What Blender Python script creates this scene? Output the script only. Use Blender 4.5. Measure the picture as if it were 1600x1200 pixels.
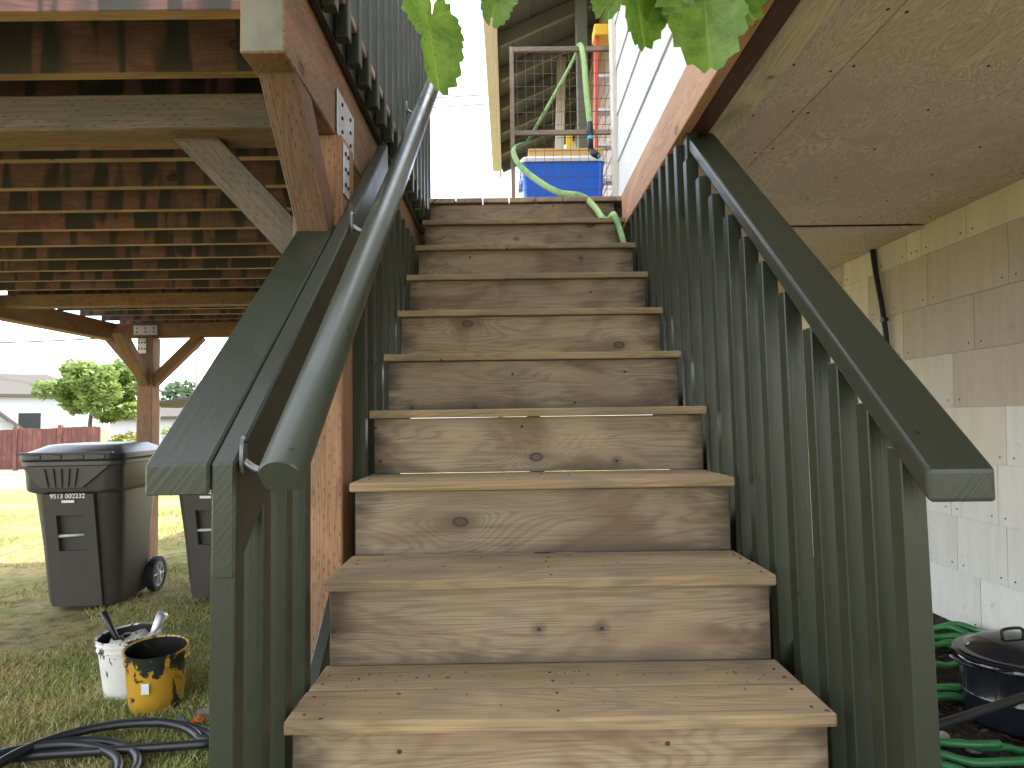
import bpy, bmesh, math, random
import numpy as np
from mathutils import Matrix, Vector, noise as mnoise
random.seed(7); rng = np.random.default_rng(7)
R = math.radians
scene = bpy.context.scene
C = scene.collection
for o in list(bpy.data.objects): bpy.data.objects.remove(o, do_unlink=True)

# ------------------------------------------------------------------ camera
cd = bpy.data.cameras.new('camera'); cam = bpy.data.objects.new('camera', cd); C.objects.link(cam)
scene.camera = cam
PITCH, ROLL, YAW = R(2.9), R(-0.829), R(0.287)
F_ = Vector((math.sin(YAW)*math.cos(PITCH), math.cos(YAW)*math.cos(PITCH), math.sin(PITCH)))
R_ = Vector((math.cos(YAW), -math.sin(YAW), 0)); U_ = R_.cross(F_)
R2 = R_*math.cos(ROLL)+U_*math.sin(ROLL); U2 = -R_*math.sin(ROLL)+U_*math.cos(ROLL)
cam.matrix_world = Matrix(((R2.x, U2.x, -F_.x, 0), (R2.y, U2.y, -F_.y, 0), (R2.z, U2.z, -F_.z, 1.26), (0, 0, 0, 1)))
cd.sensor_width = 36; cd.lens = 1040/1600*36; cd.clip_start = .02; cd.clip_end = 2000

# ------------------------------------------------------------------ sky, sun, exposure
SUN_EL, SUN_AZ = R(52), R(78)       # azimuth measured from +Y towards +X
world = bpy.data.worlds.new('World'); scene.world = world; world.use_nodes = True
nt = world.node_tree; nt.nodes.clear()
def nd(nt, t, **kw):
    n = nt.nodes.new(t)
    for k, v in kw.items():
        if k in ('ins',):
            for i, x in v.items():
                if isinstance(x, bpy.types.NodeSocket): nt.links.new(x, n.inputs[i])
                else: n.inputs[i].default_value = x
        else: setattr(n, k, v)
    return n
sky = nd(nt, 'ShaderNodeTexSky', sky_type='NISHITA', sun_disc=False, sun_elevation=SUN_EL, sun_rotation=SUN_AZ, air_density=1.0, dust_density=1.0, ozone_density=1.0)
tc = nd(nt, 'ShaderNodeTexCoord')
mp = nd(nt, 'ShaderNodeMapping', ins={0: tc.outputs['Generated'], 3: (1.6, 1.6, 3.6)})
cn = nd(nt, 'ShaderNodeTexNoise', ins={'Vector': mp.outputs[0], 'Scale': 2.6, 'Detail': 4.0, 'Roughness': .58, 'Distortion': .3})
cr = nd(nt, 'ShaderNodeValToRGB', ins={0: cn.outputs[0]})
cr.color_ramp.elements[0].position = .38; cr.color_ramp.elements[1].position = .60
mix = nd(nt, 'ShaderNodeMix', data_type='RGBA', ins={0: cr.outputs[0], 6: sky.outputs[0], 7: (6.6, 6.5, 6.3, 1)})
bg = nd(nt, 'ShaderNodeBackground', ins={0: mix.outputs[2], 1: .15})
nd(nt, 'ShaderNodeOutputWorld', ins={0: bg.outputs[0]})
sd = bpy.data.lights.new('sun', 'SUN'); sun = bpy.data.objects.new('sun', sd); C.objects.link(sun)
sd.energy = 2.4; sd.angle = R(.55); sd.color = (1, .95, .86)
sv = Vector((math.sin(SUN_AZ)*math.cos(SUN_EL), math.cos(SUN_AZ)*math.cos(SUN_EL), math.sin(SUN_EL)))
sun.rotation_euler = sv.to_track_quat('Z', 'Y').to_euler(); sun.location = sv*30
vs = scene.view_settings
vs.view_transform = 'Standard'; vs.look = 'None'; vs.gamma = 1; vs.use_curve_mapping = False
vs.exposure = 2.5
scene.render.engine = 'CYCLES'
scene.cycles.max_bounces = 6; scene.cycles.diffuse_bounces = 4

# ------------------------------------------------------------------ object helpers
WM = {}
def link(o, parent=None, world=None):
    C.objects.link(o)
    w = world if world is not None else Matrix.Identity(4)
    if parent is not None:
        o.parent = parent; o.matrix_parent_inverse = WM[parent.name].inverted()
    o.matrix_basis = w; WM[o.name] = w.copy()
    return o
def thing(name, label, cat, loc=(0, 0, 0), group=None):
    o = bpy.data.objects.new(name, None); o.empty_display_size = .1
    link(o, None, Matrix.Translation(loc)); tag(o, label, cat, group); return o
def tag(o, label=None, cat=None, group=None, kind=None):
    if label: o['label'] = label
    if cat: o['category'] = cat
    if group: o['group'] = group
    if kind: o['kind'] = kind
    return o
def mesh(name, verts, faces, mat, parent=None, world=None, smooth=False):
    m = bpy.data.meshes.new(name); m.from_pydata([tuple(v) for v in verts], [], faces); m.update()
    if smooth: m.polygons.foreach_set('use_smooth', [True]*len(m.polygons))
    if mat: m.materials.append(mat)
    return link(bpy.data.objects.new(name, m), parent, world)
def copy_tree(o, world, parent=None):
    c = o.copy(); C.objects.link(c)
    if parent is None: c.matrix_basis = world
    else: c.parent = parent; c.matrix_parent_inverse = o.matrix_parent_inverse.copy(); c.matrix_basis = o.matrix_basis.copy()
    WM[c.name] = c.matrix_basis.copy()
    for ch in o.children: copy_tree(ch, None, c)
    return c
_cache = {}
def boxmesh(L, w, h, bev, s0=0, s1=0, mat=None):
    """bevelled box, length L on local x; s0,s1 shear of the ends (plumb cuts): x += z*s"""
    key = (round(L, 4), round(w, 4), round(h, 4), bev, round(s0, 4), round(s1, 4), mat.name if mat else '')
    if key in _cache: return _cache[key]
    bm = bmesh.new(); bmesh.ops.create_cube(bm, size=1)
    for v in bm.verts:
        e = s1 if v.co.x > 0 else s0
        z = v.co.z*h
        v.co = Vector((v.co.x*L+z*e, v.co.y*w, z))
    if bev: bmesh.ops.bevel(bm, geom=bm.edges[:], offset=bev, segments=2 if bev > .004 else 1, affect='EDGES', profile=.6)
    m = bpy.data.meshes.new('piece'); bm.to_mesh(m); bm.free()
    if mat: m.materials.append(mat)
    _cache[key] = m; return m
def frame(xa, up):
    xa = Vector(xa).normalized(); up = Vector(up)
    z = (up-xa*up.dot(xa)).normalized(); y = z.cross(xa)
    return Matrix((xa, y, z)).transposed().to_4x4()
def board(name, p0, p1, w, h, mat, parent=None, up=(0, 0, 1), bev=.003, s0=0, s1=0):
    """board from p0 to p1 (axis through its centre), h along up, w across"""
    p0, p1 = Vector(p0), Vector(p1); d = p1-p0
    M = Matrix.Translation((p0+p1)/2) @ frame(d, up)
    o = bpy.data.objects.new(name, boxmesh(d.length, w, h, bev, s0, s1, mat)); return link(o, parent, M)
def box(name, x0, x1, y0, y1, z0, z1, mat, parent=None, axis=0, bev=.003):
    """axis-aligned box whose grain (local x) runs along axis"""
    c = ((x0+x1)/2, (y0+y1)/2, (z0+z1)/2); d = [x1-x0, y1-y0, z1-z0]
    if axis == 0: return board(name, (x0, c[1], c[2]), (x1, c[1], c[2]), d[1], d[2], mat, parent, (0, 0, 1), bev)
    if axis == 1: return board(name, (c[0], y0, c[2]), (c[0], y1, c[2]), d[0], d[2], mat, parent, (0, 0, 1), bev)
    return board(name, (c[0], c[1], z0), (c[0], c[1], z1), d[0], d[1], mat, parent, (0, 1, 0), bev)
def tube(name, pts, r, mat, parent=None, seg=8, closed=False, flat=1.0, caps=True, world=None):
    pts = [Vector(p) for p in pts]; n = len(pts); V = []; Fc = []
    prev = None
    for i, p in enumerate(pts):
        if closed: t = pts[(i+1) % n]-pts[i-1]
        else: t = pts[min(i+1, n-1)]-pts[max(i-1, 0)]
        t.normalize()
        if prev is None:
            a = Vector((0, 0, 1)) if abs(t.z) < .9 else Vector((1, 0, 0)); prev = (a-t*a.dot(t)).normalized()
        else: prev = (prev-t*prev.dot(t)).normalized()
        b = t.cross(prev); rr = r[i] if isinstance(r, (list, tuple)) else r
        for k in range(seg):
            a = 2*math.pi*k/seg; V.append(p+prev*(math.sin(a)*rr*flat)+b*(math.cos(a)*rr))
    m = n if closed else n-1
    for i in range(m):
        for k in range(seg):
            a = i*seg+k; b2 = i*seg+(k+1) % seg; j = (i+1) % n
            Fc.append((a, b2, j*seg+(k+1) % seg, j*seg+k))
    if not closed and caps: Fc += [tuple(range(seg))[::-1], tuple(range((n-1)*seg, n*seg))]
    return mesh(name, V, Fc, mat, parent, world, smooth=True)
def spline(P, n=8, closed=False):
    P = [Vector(p) for p in P]; out = []; m = len(P)
    for i in range(m if closed else m-1):
        if closed: a, b, c, d = P[i-1], P[i], P[(i+1) % m], P[(i+2) % m]
        else: a, b, c, d = P[max(i-1, 0)], P[i], P[i+1], P[min(i+2, m-1)]
        for k in range(n):
            t = k/n; out.append(.5*((2*b)+(c-a)*t+(2*a-5*b+4*c-d)*t*t+(3*b-a-3*c+d)*t**3))
    if not closed: out.append(P[-1])
    return out
def loft(name, secs, mat, parent=None, cap0=True, cap1=True, smooth=True, world=None):
    n = len(secs[0]); V = [v for s in secs for v in s]; Fc = []
    for i in range(len(secs)-1):
        for k in range(n): Fc.append((i*n+k, i*n+(k+1) % n, (i+1)*n+(k+1) % n, (i+1)*n+k))
    if cap0: Fc.append(tuple(range(n))[::-1])
    if cap1: Fc.append(tuple(range((len(secs)-1)*n, len(secs)*n)))
    o = mesh(name, V, Fc, mat, parent, world, smooth)
    if smooth:
        o.data.set_sharp_from_angle(angle=R(35))
    return o
def rrect(w, d, r, z, cx=0, cy=0, n=6):
    out = []
    for sx, sy, a0 in ((1, 1, 0), (-1, 1, 90), (-1, -1, 180), (1, -1, 270)):
        for k in range(n+1):
            a = R(a0+90*k/n); out.append((cx+sx*(w/2-r)+r*math.cos(a), cy+sy*(d/2-r)+r*math.sin(a), z))
    return out
def ring(r, z, n=40, cx=0, cy=0): return [(cx+r*math.cos(2*math.pi*k/n), cy+r*math.sin(2*math.pi*k/n), z) for k in range(n)]

# ------------------------------------------------------------------ materials
def newmat(name):
    m = bpy.data.materials.new(name); m.use_nodes = True; t = m.node_tree
    b = t.nodes['Principled BSDF']; return m, t, b
def mth(t, op, a, b=None, c=None, clamp=False):
    ins = {0: a}
    if b is not None: ins[1] = b
    if c is not None: ins[2] = c
    return nd(t, 'ShaderNodeMath', operation=op, use_clamp=clamp, ins=ins).outputs[0]
def mixc(t, fac, a, b, mode='MIX'):
    return nd(t, 'ShaderNodeMix', data_type='RGBA', blend_type=mode, ins={0: fac, 6: a, 7: b}).outputs[2]
def ramp(t, x, a, b):   # smooth 0..1 between a and b
    return nd(t, 'ShaderNodeMapRange', interpolation_type='SMOOTHSTEP', ins={0: x, 1: a, 2: b, 3: 0.0, 4: 1.0}).outputs[0]
def c4(c): return (c[0], c[1], c[2], 1)
def coords(t, offset=True, scale=(1, 1, 1)):
    tc = nd(t, 'ShaderNodeTexCoord'); v = tc.outputs['Object']
    if offset:
        oi = nd(t, 'ShaderNodeObjectInfo')
        cb = nd(t, 'ShaderNodeCombineXYZ', ins={0: mth(t, 'MULTIPLY', oi.outputs['Random'], 37.0), 1: mth(t, 'MULTIPLY', oi.outputs['Random'], 91.7), 2: mth(t, 'MULTIPLY', oi.outputs['Random'], 53.3)})
        v2 = nd(t, 'ShaderNodeVectorMath', operation='ADD', ins={0: v, 1: cb.outputs[0]}).outputs[0]
        return v, v2, oi.outputs['Random']
    return v, v, None
def vmul(t, v, s): return nd(t, 'ShaderNodeVectorMath', operation='MULTIPLY', ins={0: v, 1: s}).outputs[0]
def noise(t, v, scale=1, detail=4, rough=.55, dist=0):
    return nd(t, 'ShaderNodeTexNoise', ins={'Vector': v, 'Scale': float(scale), 'Detail': float(detail), 'Roughness': rough, 'Distortion': float(dist)}).outputs[0]
def wood(name, light, mid, dark, rough=.75, knots=.6, rings=26, stain=None, stain_amt=.5, incise=False, endstain=0, bump=.4, hl=.5, streak=None, lines=.55, specks=1.0):
    m, t, b = newmat(name)
    v0 = nd(t, 'ShaderNodeTexCoord').outputs['Object']; rnd = nd(t, 'ShaderNodeObjectInfo').outputs['Random']
    sp0 = nd(t, 'ShaderNodeSeparateXYZ', ins={0: v0}); X = sp0.outputs[0]
    yz = mth(t, 'ADD', sp0.outputs[1], sp0.outputs[2])          # works on all four long faces
    xo = mth(t, 'MULTIPLY_ADD', rnd, 37.0, X); yo = mth(t, 'MULTIPLY_ADD', rnd, 91.7, yz)
    def v2(sx, sy): return nd(t, 'ShaderNodeCombineXYZ', ins={0: mth(t, 'MULTIPLY', xo, float(sx)), 1: mth(t, 'MULTIPLY', yo, float(sy))}).outputs[0]
    def n2(sx, sy, detail=2, rough_=.55, dist=0.0):
        return nd(t, 'ShaderNodeTexNoise', noise_dimensions='2D', ins={'Vector': v2(sx, sy), 'Scale': 1.0, 'Detail': float(detail), 'Roughness': rough_, 'Distortion': float(dist)}).outputs[0]
    vo = nd(t, 'ShaderNodeTexVoronoi', voronoi_dimensions='2D', feature='F1', ins={'Vector': v2(3.4, 5.4), 'Scale': 1.0, 'Randomness': 1.0})
    kd = vo.outputs['Distance']; kc = nd(t, 'ShaderNodeSeparateColor', ins={0: vo.outputs['Color']})
    on = mth(t, 'LESS_THAN', kc.outputs[0], knots)
    fall = mth(t, 'MULTIPLY', on, mth(t, 'POWER', 2.718, mth(t, 'MULTIPLY', kd, -6.0)))
    big = n2(.8, 6.5, 2, .5, .35)
    field = mth(t, 'ADD', big, mth(t, 'MULTIPLY', fall, .5))
    rg = mth(t, 'MULTIPLY_ADD', mth(t, 'SINE', mth(t, 'MULTIPLY', field, float(rings)*7.0)), .5, .5)
    rg = mth(t, 'POWER', rg, 2.5)
    fib = n2(3.0, 190, 2, .6); fine = n2(5, 420, 1, .5)
    g = ramp(t, mth(t, 'ADD', mth(t, 'MULTIPLY', rg, .40), mth(t, 'MULTIPLY', fib, .8)), .25, .9)
    col = mixc(t, g, c4(light), c4(mid))
    ln = mth(t, 'MULTIPLY', ramp(t, fine, .50, .72), lines)
    col = mixc(t, ln, col, c4(dark))
    blo = n2(2.4, 6, 3, .6, .7)
    col = mixc(t, mth(t, 'MULTIPLY', ramp(t, blo, .40, .70), stain_amt), col, c4(stain or dark))
    wl = n2(1.7, 4, 1, .6, 1.0)
    col = mixc(t, mth(t, 'MULTIPLY', ramp(t, wl, .48, .72), hl), col, c4(tuple(min(1, x*1.4) for x in light)))
    # knots: dark ring and brown heart, black nail stains
    core = mth(t, 'MULTIPLY', on, mth(t, 'SUBTRACT', 1.0, ramp(t, kd, .055, .085)))
    ringk = mth(t, 'MULTIPLY', core, ramp(t, kd, .03, .06))
    col = mixc(t, mth(t, 'MULTIPLY', core, .65), col, c4(tuple(x*.9 for x in dark)))
    col = mixc(t, mth(t, 'MULTIPLY', ringk, .8), col, c4(tuple(x*.3 for x in dark)))
    halo = mth(t, 'MULTIPLY', on, mth(t, 'SUBTRACT', 1.0, ramp(t, kd, .05, .24)))
    col = mixc(t, mth(t, 'MULTIPLY', halo, .35), col, c4(dark))
    sp = nd(t, 'ShaderNodeTexVoronoi', voronoi_dimensions='2D', feature='F1', ins={'Vector': v2(9, 10), 'Scale': 1.0})
    sc = nd(t, 'ShaderNodeSeparateColor', ins={0: sp.outputs['Color']})
    spk = mth(t, 'MULTIPLY', mth(t, 'LESS_THAN', sp.outputs['Distance'], .045), mth(t, 'LESS_THAN', sc.outputs[1], .16*specks))
    smr = mth(t, 'MULTIPLY', mth(t, 'SUBTRACT', 1.0, ramp(t, sp.outputs['Distance'], .03, .24)), mth(t, 'LESS_THAN', sc.outputs[1], .06*specks*specks))
    col = mixc(t, mth(t, 'MULTIPLY', mth(t, 'MAXIMUM', spk, mth(t, 'MULTIPLY', smr, fib)), .85), col, (.014, .013, .013, 1))
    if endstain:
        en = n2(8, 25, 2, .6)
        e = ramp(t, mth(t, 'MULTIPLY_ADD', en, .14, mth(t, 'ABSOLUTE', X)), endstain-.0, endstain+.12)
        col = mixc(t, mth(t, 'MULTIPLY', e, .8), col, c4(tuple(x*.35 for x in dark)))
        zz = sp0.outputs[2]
        e2 = ramp(t, mth(t, 'MULTIPLY_ADD', blo, .06, mth(t, 'MULTIPLY', zz, -1.0)), .075, .125)     # dark olive lower edge
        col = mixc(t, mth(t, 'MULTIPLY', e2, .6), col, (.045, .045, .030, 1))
    if streak:     # dark drips across the board (water stains between deck boards)
        sn = n2(9, 1.2, 2, .5, .4)
        col = mixc(t, ramp(t, sn, .46, .56), col, c4(streak))
        col = mixc(t, mth(t, 'MULTIPLY', ramp(t, n2(3, 8, 2, .6), .5, .7), .35), col, (.07, .075, .055, 1))
    hgt = mth(t, 'ADD', mth(t, 'MULTIPLY', fib, .7), mth(t, 'MULTIPLY', fine, .5))
    if incise:
        row = mth(t, 'FLOOR', mth(t, 'DIVIDE', yz, .0145)); fr = mth(t, 'FRACT', mth(t, 'DIVIDE', yz, .0145))
        fx = mth(t, 'FRACT', mth(t, 'ADD', mth(t, 'DIVIDE', X, .036), mth(t, 'MULTIPLY', row, .43)))
        d = mth(t, 'MULTIPLY', mth(t, 'LESS_THAN', fx, .34), mth(t, 'LESS_THAN', mth(t, 'ABSOLUTE', mth(t, 'SUBTRACT', fr, .5)), .10))
        d = mth(t, 'MULTIPLY', d, ramp(t, n2(14, 30, 1), .38, .58))
        col = mixc(t, mth(t, 'MULTIPLY', d, .6), col, c4(tuple(x*.35 for x in dark)))
        hgt = mth(t, 'SUBTRACT', hgt, d)
    col = mixc(t, 1.0, col, nd(t, 'ShaderNodeCombineColor', ins={0: mth(t, 'MULTIPLY_ADD', rnd, .3, .85), 1: mth(t, 'MULTIPLY_ADD', rnd, .26, .87), 2: mth(t, 'MULTIPLY_ADD', rnd, .22, .89)}).outputs[0], 'MULTIPLY')
    bp = nd(t, 'ShaderNodeBump', ins={'Strength': bump, 'Distance': .0016, 'Height': hgt})
    t.links.new(col, b.inputs['Base Color']); b.inputs['Roughness'].default_value = rough
    b.inputs['Specular IOR Level'].default_value = .3
    t.links.new(bp.outputs[0], b.inputs['Normal']); return m
def paint(name, c, rough=.35, grain=.25, dirt=.25, spec=.5, scuff=.15, specks=.10):
    m, t, b = newmat(name)
    v0 = nd(t, 'ShaderNodeTexCoord').outputs['Object']; rnd = nd(t, 'ShaderNodeObjectInfo').outputs['Random']
    sp0 = nd(t, 'ShaderNodeSeparateXYZ', ins={0: v0}); yz = mth(t, 'ADD', sp0.outputs[1], sp0.outputs[2])
    xo = mth(t, 'MULTIPLY_ADD', rnd, 37.0, sp0.outputs[0]); yo = mth(t, 'MULTIPLY_ADD', rnd, 91.7, yz)
    def v2(sx, sy): return nd(t, 'ShaderNodeCombineXYZ', ins={0: mth(t, 'MULTIPLY', xo, float(sx)), 1: mth(t, 'MULTIPLY', yo, float(sy))}).outputs[0]
    def n2(sx, sy, detail=2, rough_=.55, dist=0.0):
        return nd(t, 'ShaderNodeTexNoise', noise_dimensions='2D', ins={'Vector': v2(sx, sy), 'Scale': 1.0, 'Detail': float(detail), 'Roughness': rough_, 'Distortion': float(dist)}).outputs[0]
    na = n2(4, 5, 3, .6, .5); nb = n2(40, 60, 2, .65); br = n2(2.2, 140, 2, .6)
    col = mixc(t, mth(t, 'MULTIPLY', ramp(t, na, .42, .72), dirt), c4(c), c4(tuple(x*.6 for x in c)))
    col = mixc(t, mth(t, 'MULTIPLY', ramp(t, nb, .58, .78), scuff), col, c4(tuple(min(1, x*1.8+.012) for x in c)))
    col = mixc(t, mth(t, 'MULTIPLY', ramp(t, br, .5, .75), .14), col, c4(tuple(x*.65 for x in c)))
    sp = nd(t, 'ShaderNodeTexVoronoi', voronoi_dimensions='2D', feature='F1', ins={'Vector': v2(9, 10), 'Scale': 1.0})
    spk = mth(t, 'MULTIPLY', mth(t, 'LESS_THAN', sp.outputs['Distance'], .04), mth(t, 'LESS_THAN', nd(t, 'ShaderNodeSeparateColor', ins={0: sp.outputs['Color']}).outputs[1], specks))
    col = mixc(t, mth(t, 'MULTIPLY', spk, .85), col, (.006, .006, .006, 1))
    f = mth(t, 'MULTIPLY_ADD', rnd, .2, .9)
    col = mixc(t, 1.0, col, nd(t, 'ShaderNodeCombineColor', ins={0: f, 1: f, 2: f}).outputs[0], 'MULTIPLY')
    t.links.new(col, b.inputs['Base Color'])
    t.links.new(mth(t, 'MULTIPLY_ADD', na, .3, rough-.12), b.inputs['Roughness'])
    b.inputs['Specular IOR Level'].default_value = spec
    rg = mth(t, 'SINE', mth(t, 'MULTIPLY', n2(.7, 6, 2, .5, .4), 130.0))
    h = mth(t, 'ADD', mth(t, 'MULTIPLY_ADD', rg, .14, br), mth(t, 'MULTIPLY', nb, .35))
    bp = nd(t, 'ShaderNodeBump', ins={'Strength': grain, 'Distance': .0014, 'Height': h})
    t.links.new(bp.outputs[0], b.inputs['Normal']); return m
def plain(name, c, rough=.5, var=.2, scale=8, spec=.4, metal=0, c2=None, lo=.45, hi=.7, bump=0, bscale=60, trans=0):
    m, t, b = newmat(name); v0, v, rnd = coords(t)
    n = noise(t, v, scale, 5, .6, .4)
    col = mixc(t, mth(t, 'MULTIPLY', ramp(t, n, lo, hi), var if c2 is None else 1.0), c4(c), c4(c2 or tuple(x*.55 for x in c)))
    t.links.new(col, b.inputs['Base Color']); b.inputs['Roughness'].default_value = rough
    b.inputs['Specular IOR Level'].default_value = spec; b.inputs['Metallic'].default_value = metal
    if bump:
        bp = nd(t, 'ShaderNodeBump', ins={'Strength': bump, 'Distance': .002, 'Height': noise(t, v, bscale, 3, .6)}); t.links.new(bp.outputs[0], b.inputs['Normal'])
    return m

M = {}
M['riser'] = wood('weathered riser wood', (.285, .213, .138), (.21, .15, .096), (.08, .056, .037), knots=.30, rings=20, stain=(.13, .075, .042), stain_amt=.75, endstain=.47, lines=.45, bump=.5, hl=.35)
M['tread'] = wood('tread wood', (.30, .208, .112), (.23, .156, .082), (.092, .063, .036), knots=0.0, rings=16, stain=(.15, .118, .08), stain_amt=.6, bump=.45, hl=.25, specks=.35)
M['deckwood'] = wood('deck board wood', (.34, .25, .17), (.26, .18, .12), (.12, .085, .06), knots=.2, stain_amt=.3)
M['beam'] = wood('incised treated lumber', (.31, .17, .09), (.23, .12, .062), (.09, .05, .028), knots=.06, rings=18, stain=(.14, .11, .07), stain_amt=.55, incise=True, hl=.2, specks=.3)
M['beamgrey'] = wood('weathered incised lumber', (.16, .115, .075), (.12, .085, .055), (.05, .036, .026), knots=.06, rings=18, stain=(.075, .07, .05), stain_amt=.6, incise=True, hl=.2, specks=.3)
M['joist'] = wood('stained joist', (.25, .13, .115), (.19, .10, .09), (.09, .054, .05), knots=.25, rings=20, stain=(.08, .035, .03), stain_amt=.5, streak=(.055, .048, .047), hl=.1)
M['joistedge'] = wood('bounce-lightened joist edge', (.42, .27, .15), (.34, .21, .115), (.16, .09, .05), knots=.1, stain_amt=.25)
M['beam2'] = wood('reddish incised lumber', (.20, .115, .075), (.15, .082, .055), (.06, .036, .026), knots=.12, rings=18, stain=(.09, .06, .045), stain_amt=.5, incise=True, hl=.2, specks=.3)
M['endgrain'] = plain('end grain', (.17, .16, .12), .8, 1, 5, c2=(.11, .10, .075), bump=.5, bscale=90)
M['rim'] = wood('house rim lumber', (.46, .27, .16), (.37, .205, .12), (.2, .10, .055), knots=.15, stain=(.3, .2, .13), stain_amt=.4, hl=.3)
M['darkrim'] = wood('dark joist', (.10, .05, .035), (.07, .035, .026), (.03, .018, .014), knots=.1, stain_amt=.3, hl=.1)
M['gatewood'] = wood('grey gate wood', (.24, .18, .135), (.18, .13, .095), (.08, .06, .045), knots=.1, stain_amt=.3)
M['lightstrip'] = wood('soffit trim board', (.66, .58, .45), (.56, .48, .36), (.25, .2, .14), knots=.2, stain=(.22, .17, .11), stain_amt=.5, hl=.3)
M['green'] = paint('dark green paint', (.023, .027, .0155), rough=.36, grain=.25, spec=.45)
M['greenpipe'] = paint('green handrail paint', (.045, .052, .038), rough=.30, grain=.10, scuff=.06)
M['siding'] = paint('pale siding paint', (.66, .66, .65), rough=.6, grain=.5, dirt=.12, spec=.3, scuff=0)
M['trim'] = paint('cream trim paint', (.60, .555, .47), rough=.5, grain=.2, dirt=.2, spec=.3, scuff=0)
M['olive'] = paint('olive roof paint', (.10, .105, .075), rough=.6, grain=.3, spec=.3)
M['olive2'] = paint('olive rafter paint', (.14, .145, .105), rough=.6, grain=.3, spec=.3)
M['steel'] = plain('galvanised steel', (.55, .56, .57), .42, .35, 14, .5, .7)
M['bracket'] = plain('bracket metal', (.20, .20, .21), .45, .5, 60, .5, .9)
M['dark'] = plain('black screw', (.01, .01, .01), .5)
# plywood
m, t, b = newmat('soffit plywood'); v0, v, rnd = coords(t)
w1 = noise(t, vmul(t, v, (1.0, 2.2, 1)), 2.2, 3, .55, 1.6)
rg = mth(t, 'MULTIPLY_ADD', mth(t, 'SINE', mth(t, 'MULTIPLY', w1, 150.0)), .5, .5)
fb = noise(t, vmul(t, v, (18, 110, 60)), 1, 4, .65, 1.0); bl = noise(t, v, 2.5, 4, .6, .5)
col = mixc(t, mth(t, 'MULTIPLY', rg, .8), (.80, .66, .59, 1), (.50, .39, .335, 1))
col = mixc(t, mth(t, 'MULTIPLY', ramp(t, fb, .45, .7), .5), col, (.50, .40, .34, 1))
col = mixc(t, mth(t, 'MULTIPLY', ramp(t, bl, .4, .7), .5), col, (.54, .44, .38, 1))
t.links.new(col, b.inputs['Base Color']); b.inputs['Roughness'].default_value = .8; b.inputs['Specular IOR Level'].default_value = .2
bp = nd(t, 'ShaderNodeBump', ins={'Strength': .4, 'Distance': .0015, 'Height': mth(t, 'ADD', rg, fb)}); t.links.new(bp.outputs[0], b.inputs['Normal'])
M['ply'] = m
# shingles
def shingle(name, c, c2):
    m, t, b = newmat(name); v0, v, rnd = coords(t)
    n = noise(t, vmul(t, v, (5, 5, .6)), 3, 4, .6); n2 = noise(t, v, 45, 4, .65); sp = noise(t, v, 9, 4, .6, .5)
    col = mixc(t, ramp(t, n, .35, .7), c4(c), c4(c2))
    col = mixc(t, mth(t, 'MULTIPLY', ramp(t, n2, .58, .72), .35), col, c4(tuple(x*.6 for x in c2)))
    col = mixc(t, mth(t, 'MULTIPLY', ramp(t, sp, .62, .75), .25), col, c4(tuple(x*.55 for x in c2)))
    f = mth(t, 'MULTIPLY_ADD', rnd, .16, .92)
    col = mixc(t, 1.0, col, nd(t, 'ShaderNodeCombineColor', ins={0: f, 1: f, 2: f}).outputs[0], 'MULTIPLY')
    t.links.new(col, b.inputs['Base Color']); b.inputs['Roughness'].default_value = .75; b.inputs['Specular IOR Level'].default_value = .25
    wv = mth(t, 'SINE', mth(t, 'MULTIPLY', nd(t, 'ShaderNodeSeparateXYZ', ins={0: v0}).outputs[0], 330.0))
    bp = nd(t, 'ShaderNodeBump', ins={'Strength': .25, 'Distance': .001, 'Height': mth(t, 'MULTIPLY_ADD', wv, .3, n2)}); t.links.new(bp.outputs[0], b.inputs['Normal'])
    return m
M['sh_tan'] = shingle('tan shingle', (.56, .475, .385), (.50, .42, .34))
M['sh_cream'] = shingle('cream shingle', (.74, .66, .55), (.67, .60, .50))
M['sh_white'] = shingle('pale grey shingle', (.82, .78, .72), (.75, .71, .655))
M['plastic'] = plain('dark grey cart plastic', (.062, .056, .050), .40, .35, 6, .5, bump=.15, bscale=220)
M['lidplastic'] = plain('black lid plastic', (.022, .024, .028), .30, .3, 9, .5, bump=.1, bscale=200)
M['tyre'] = plain('tyre rubber', (.02, .02, .02), .7)
M['rimgrey'] = plain('grey wheel plastic', (.5, .5, .48), .5)
M['white'] = plain('white print', (.7, .7, .68), .5, .3, 30)
M['bar'] = plain('pale lift bar', (.45, .46, .44), .4)
def pail(name, c, c2, amt):
    m, t, b = newmat(name); v0, v, rnd = coords(t)
    n = noise(t, vmul(t, v, (1, 1, .6)), 11, 5, .65, .8); n2 = noise(t, v, 4.5, 3, .6, .6)
    col = mixc(t, mth(t, 'MULTIPLY', ramp(t, n2, .4, .7), .5), c4(c), c4(c2))
    z = nd(t, 'ShaderNodeSeparateXYZ', ins={0: v0}).outputs[2]
    k = mth(t, 'ADD', n, mth(t, 'MULTIPLY', mth(t, 'SUBTRACT', z, .12), .35))
    s = ramp(t, k, .62-amt, .66-amt)
    col = mixc(t, s, col, (.016, .022, .016, 1))
    t.links.new(col, b.inputs['Base Color']); b.inputs['Roughness'].default_value = .4; return m
M['pailY'] = pail('paint smeared yellow plastic', (.46, .25, .02), (.30, .18, .025), .07)
M['pailW'] = pail('paint smeared white plastic', (.68, .66, .60), (.5, .49, .44), .05)
M['pailin'] = plain('dried dark paint', (.012, .014, .011), .35, .9, 14, .5, c2=(.10, .06, .01), lo=.62, hi=.72)
M['rubber'] = plain('black rubber hose', (.018, .018, .02), .38, .4, 20)
M['enamel'] = plain('speckled black enamel', (.012, .014, .02), .12, 1, 230, .6, c2=(.16, .17, .19), lo=.66, hi=.74)
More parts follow.
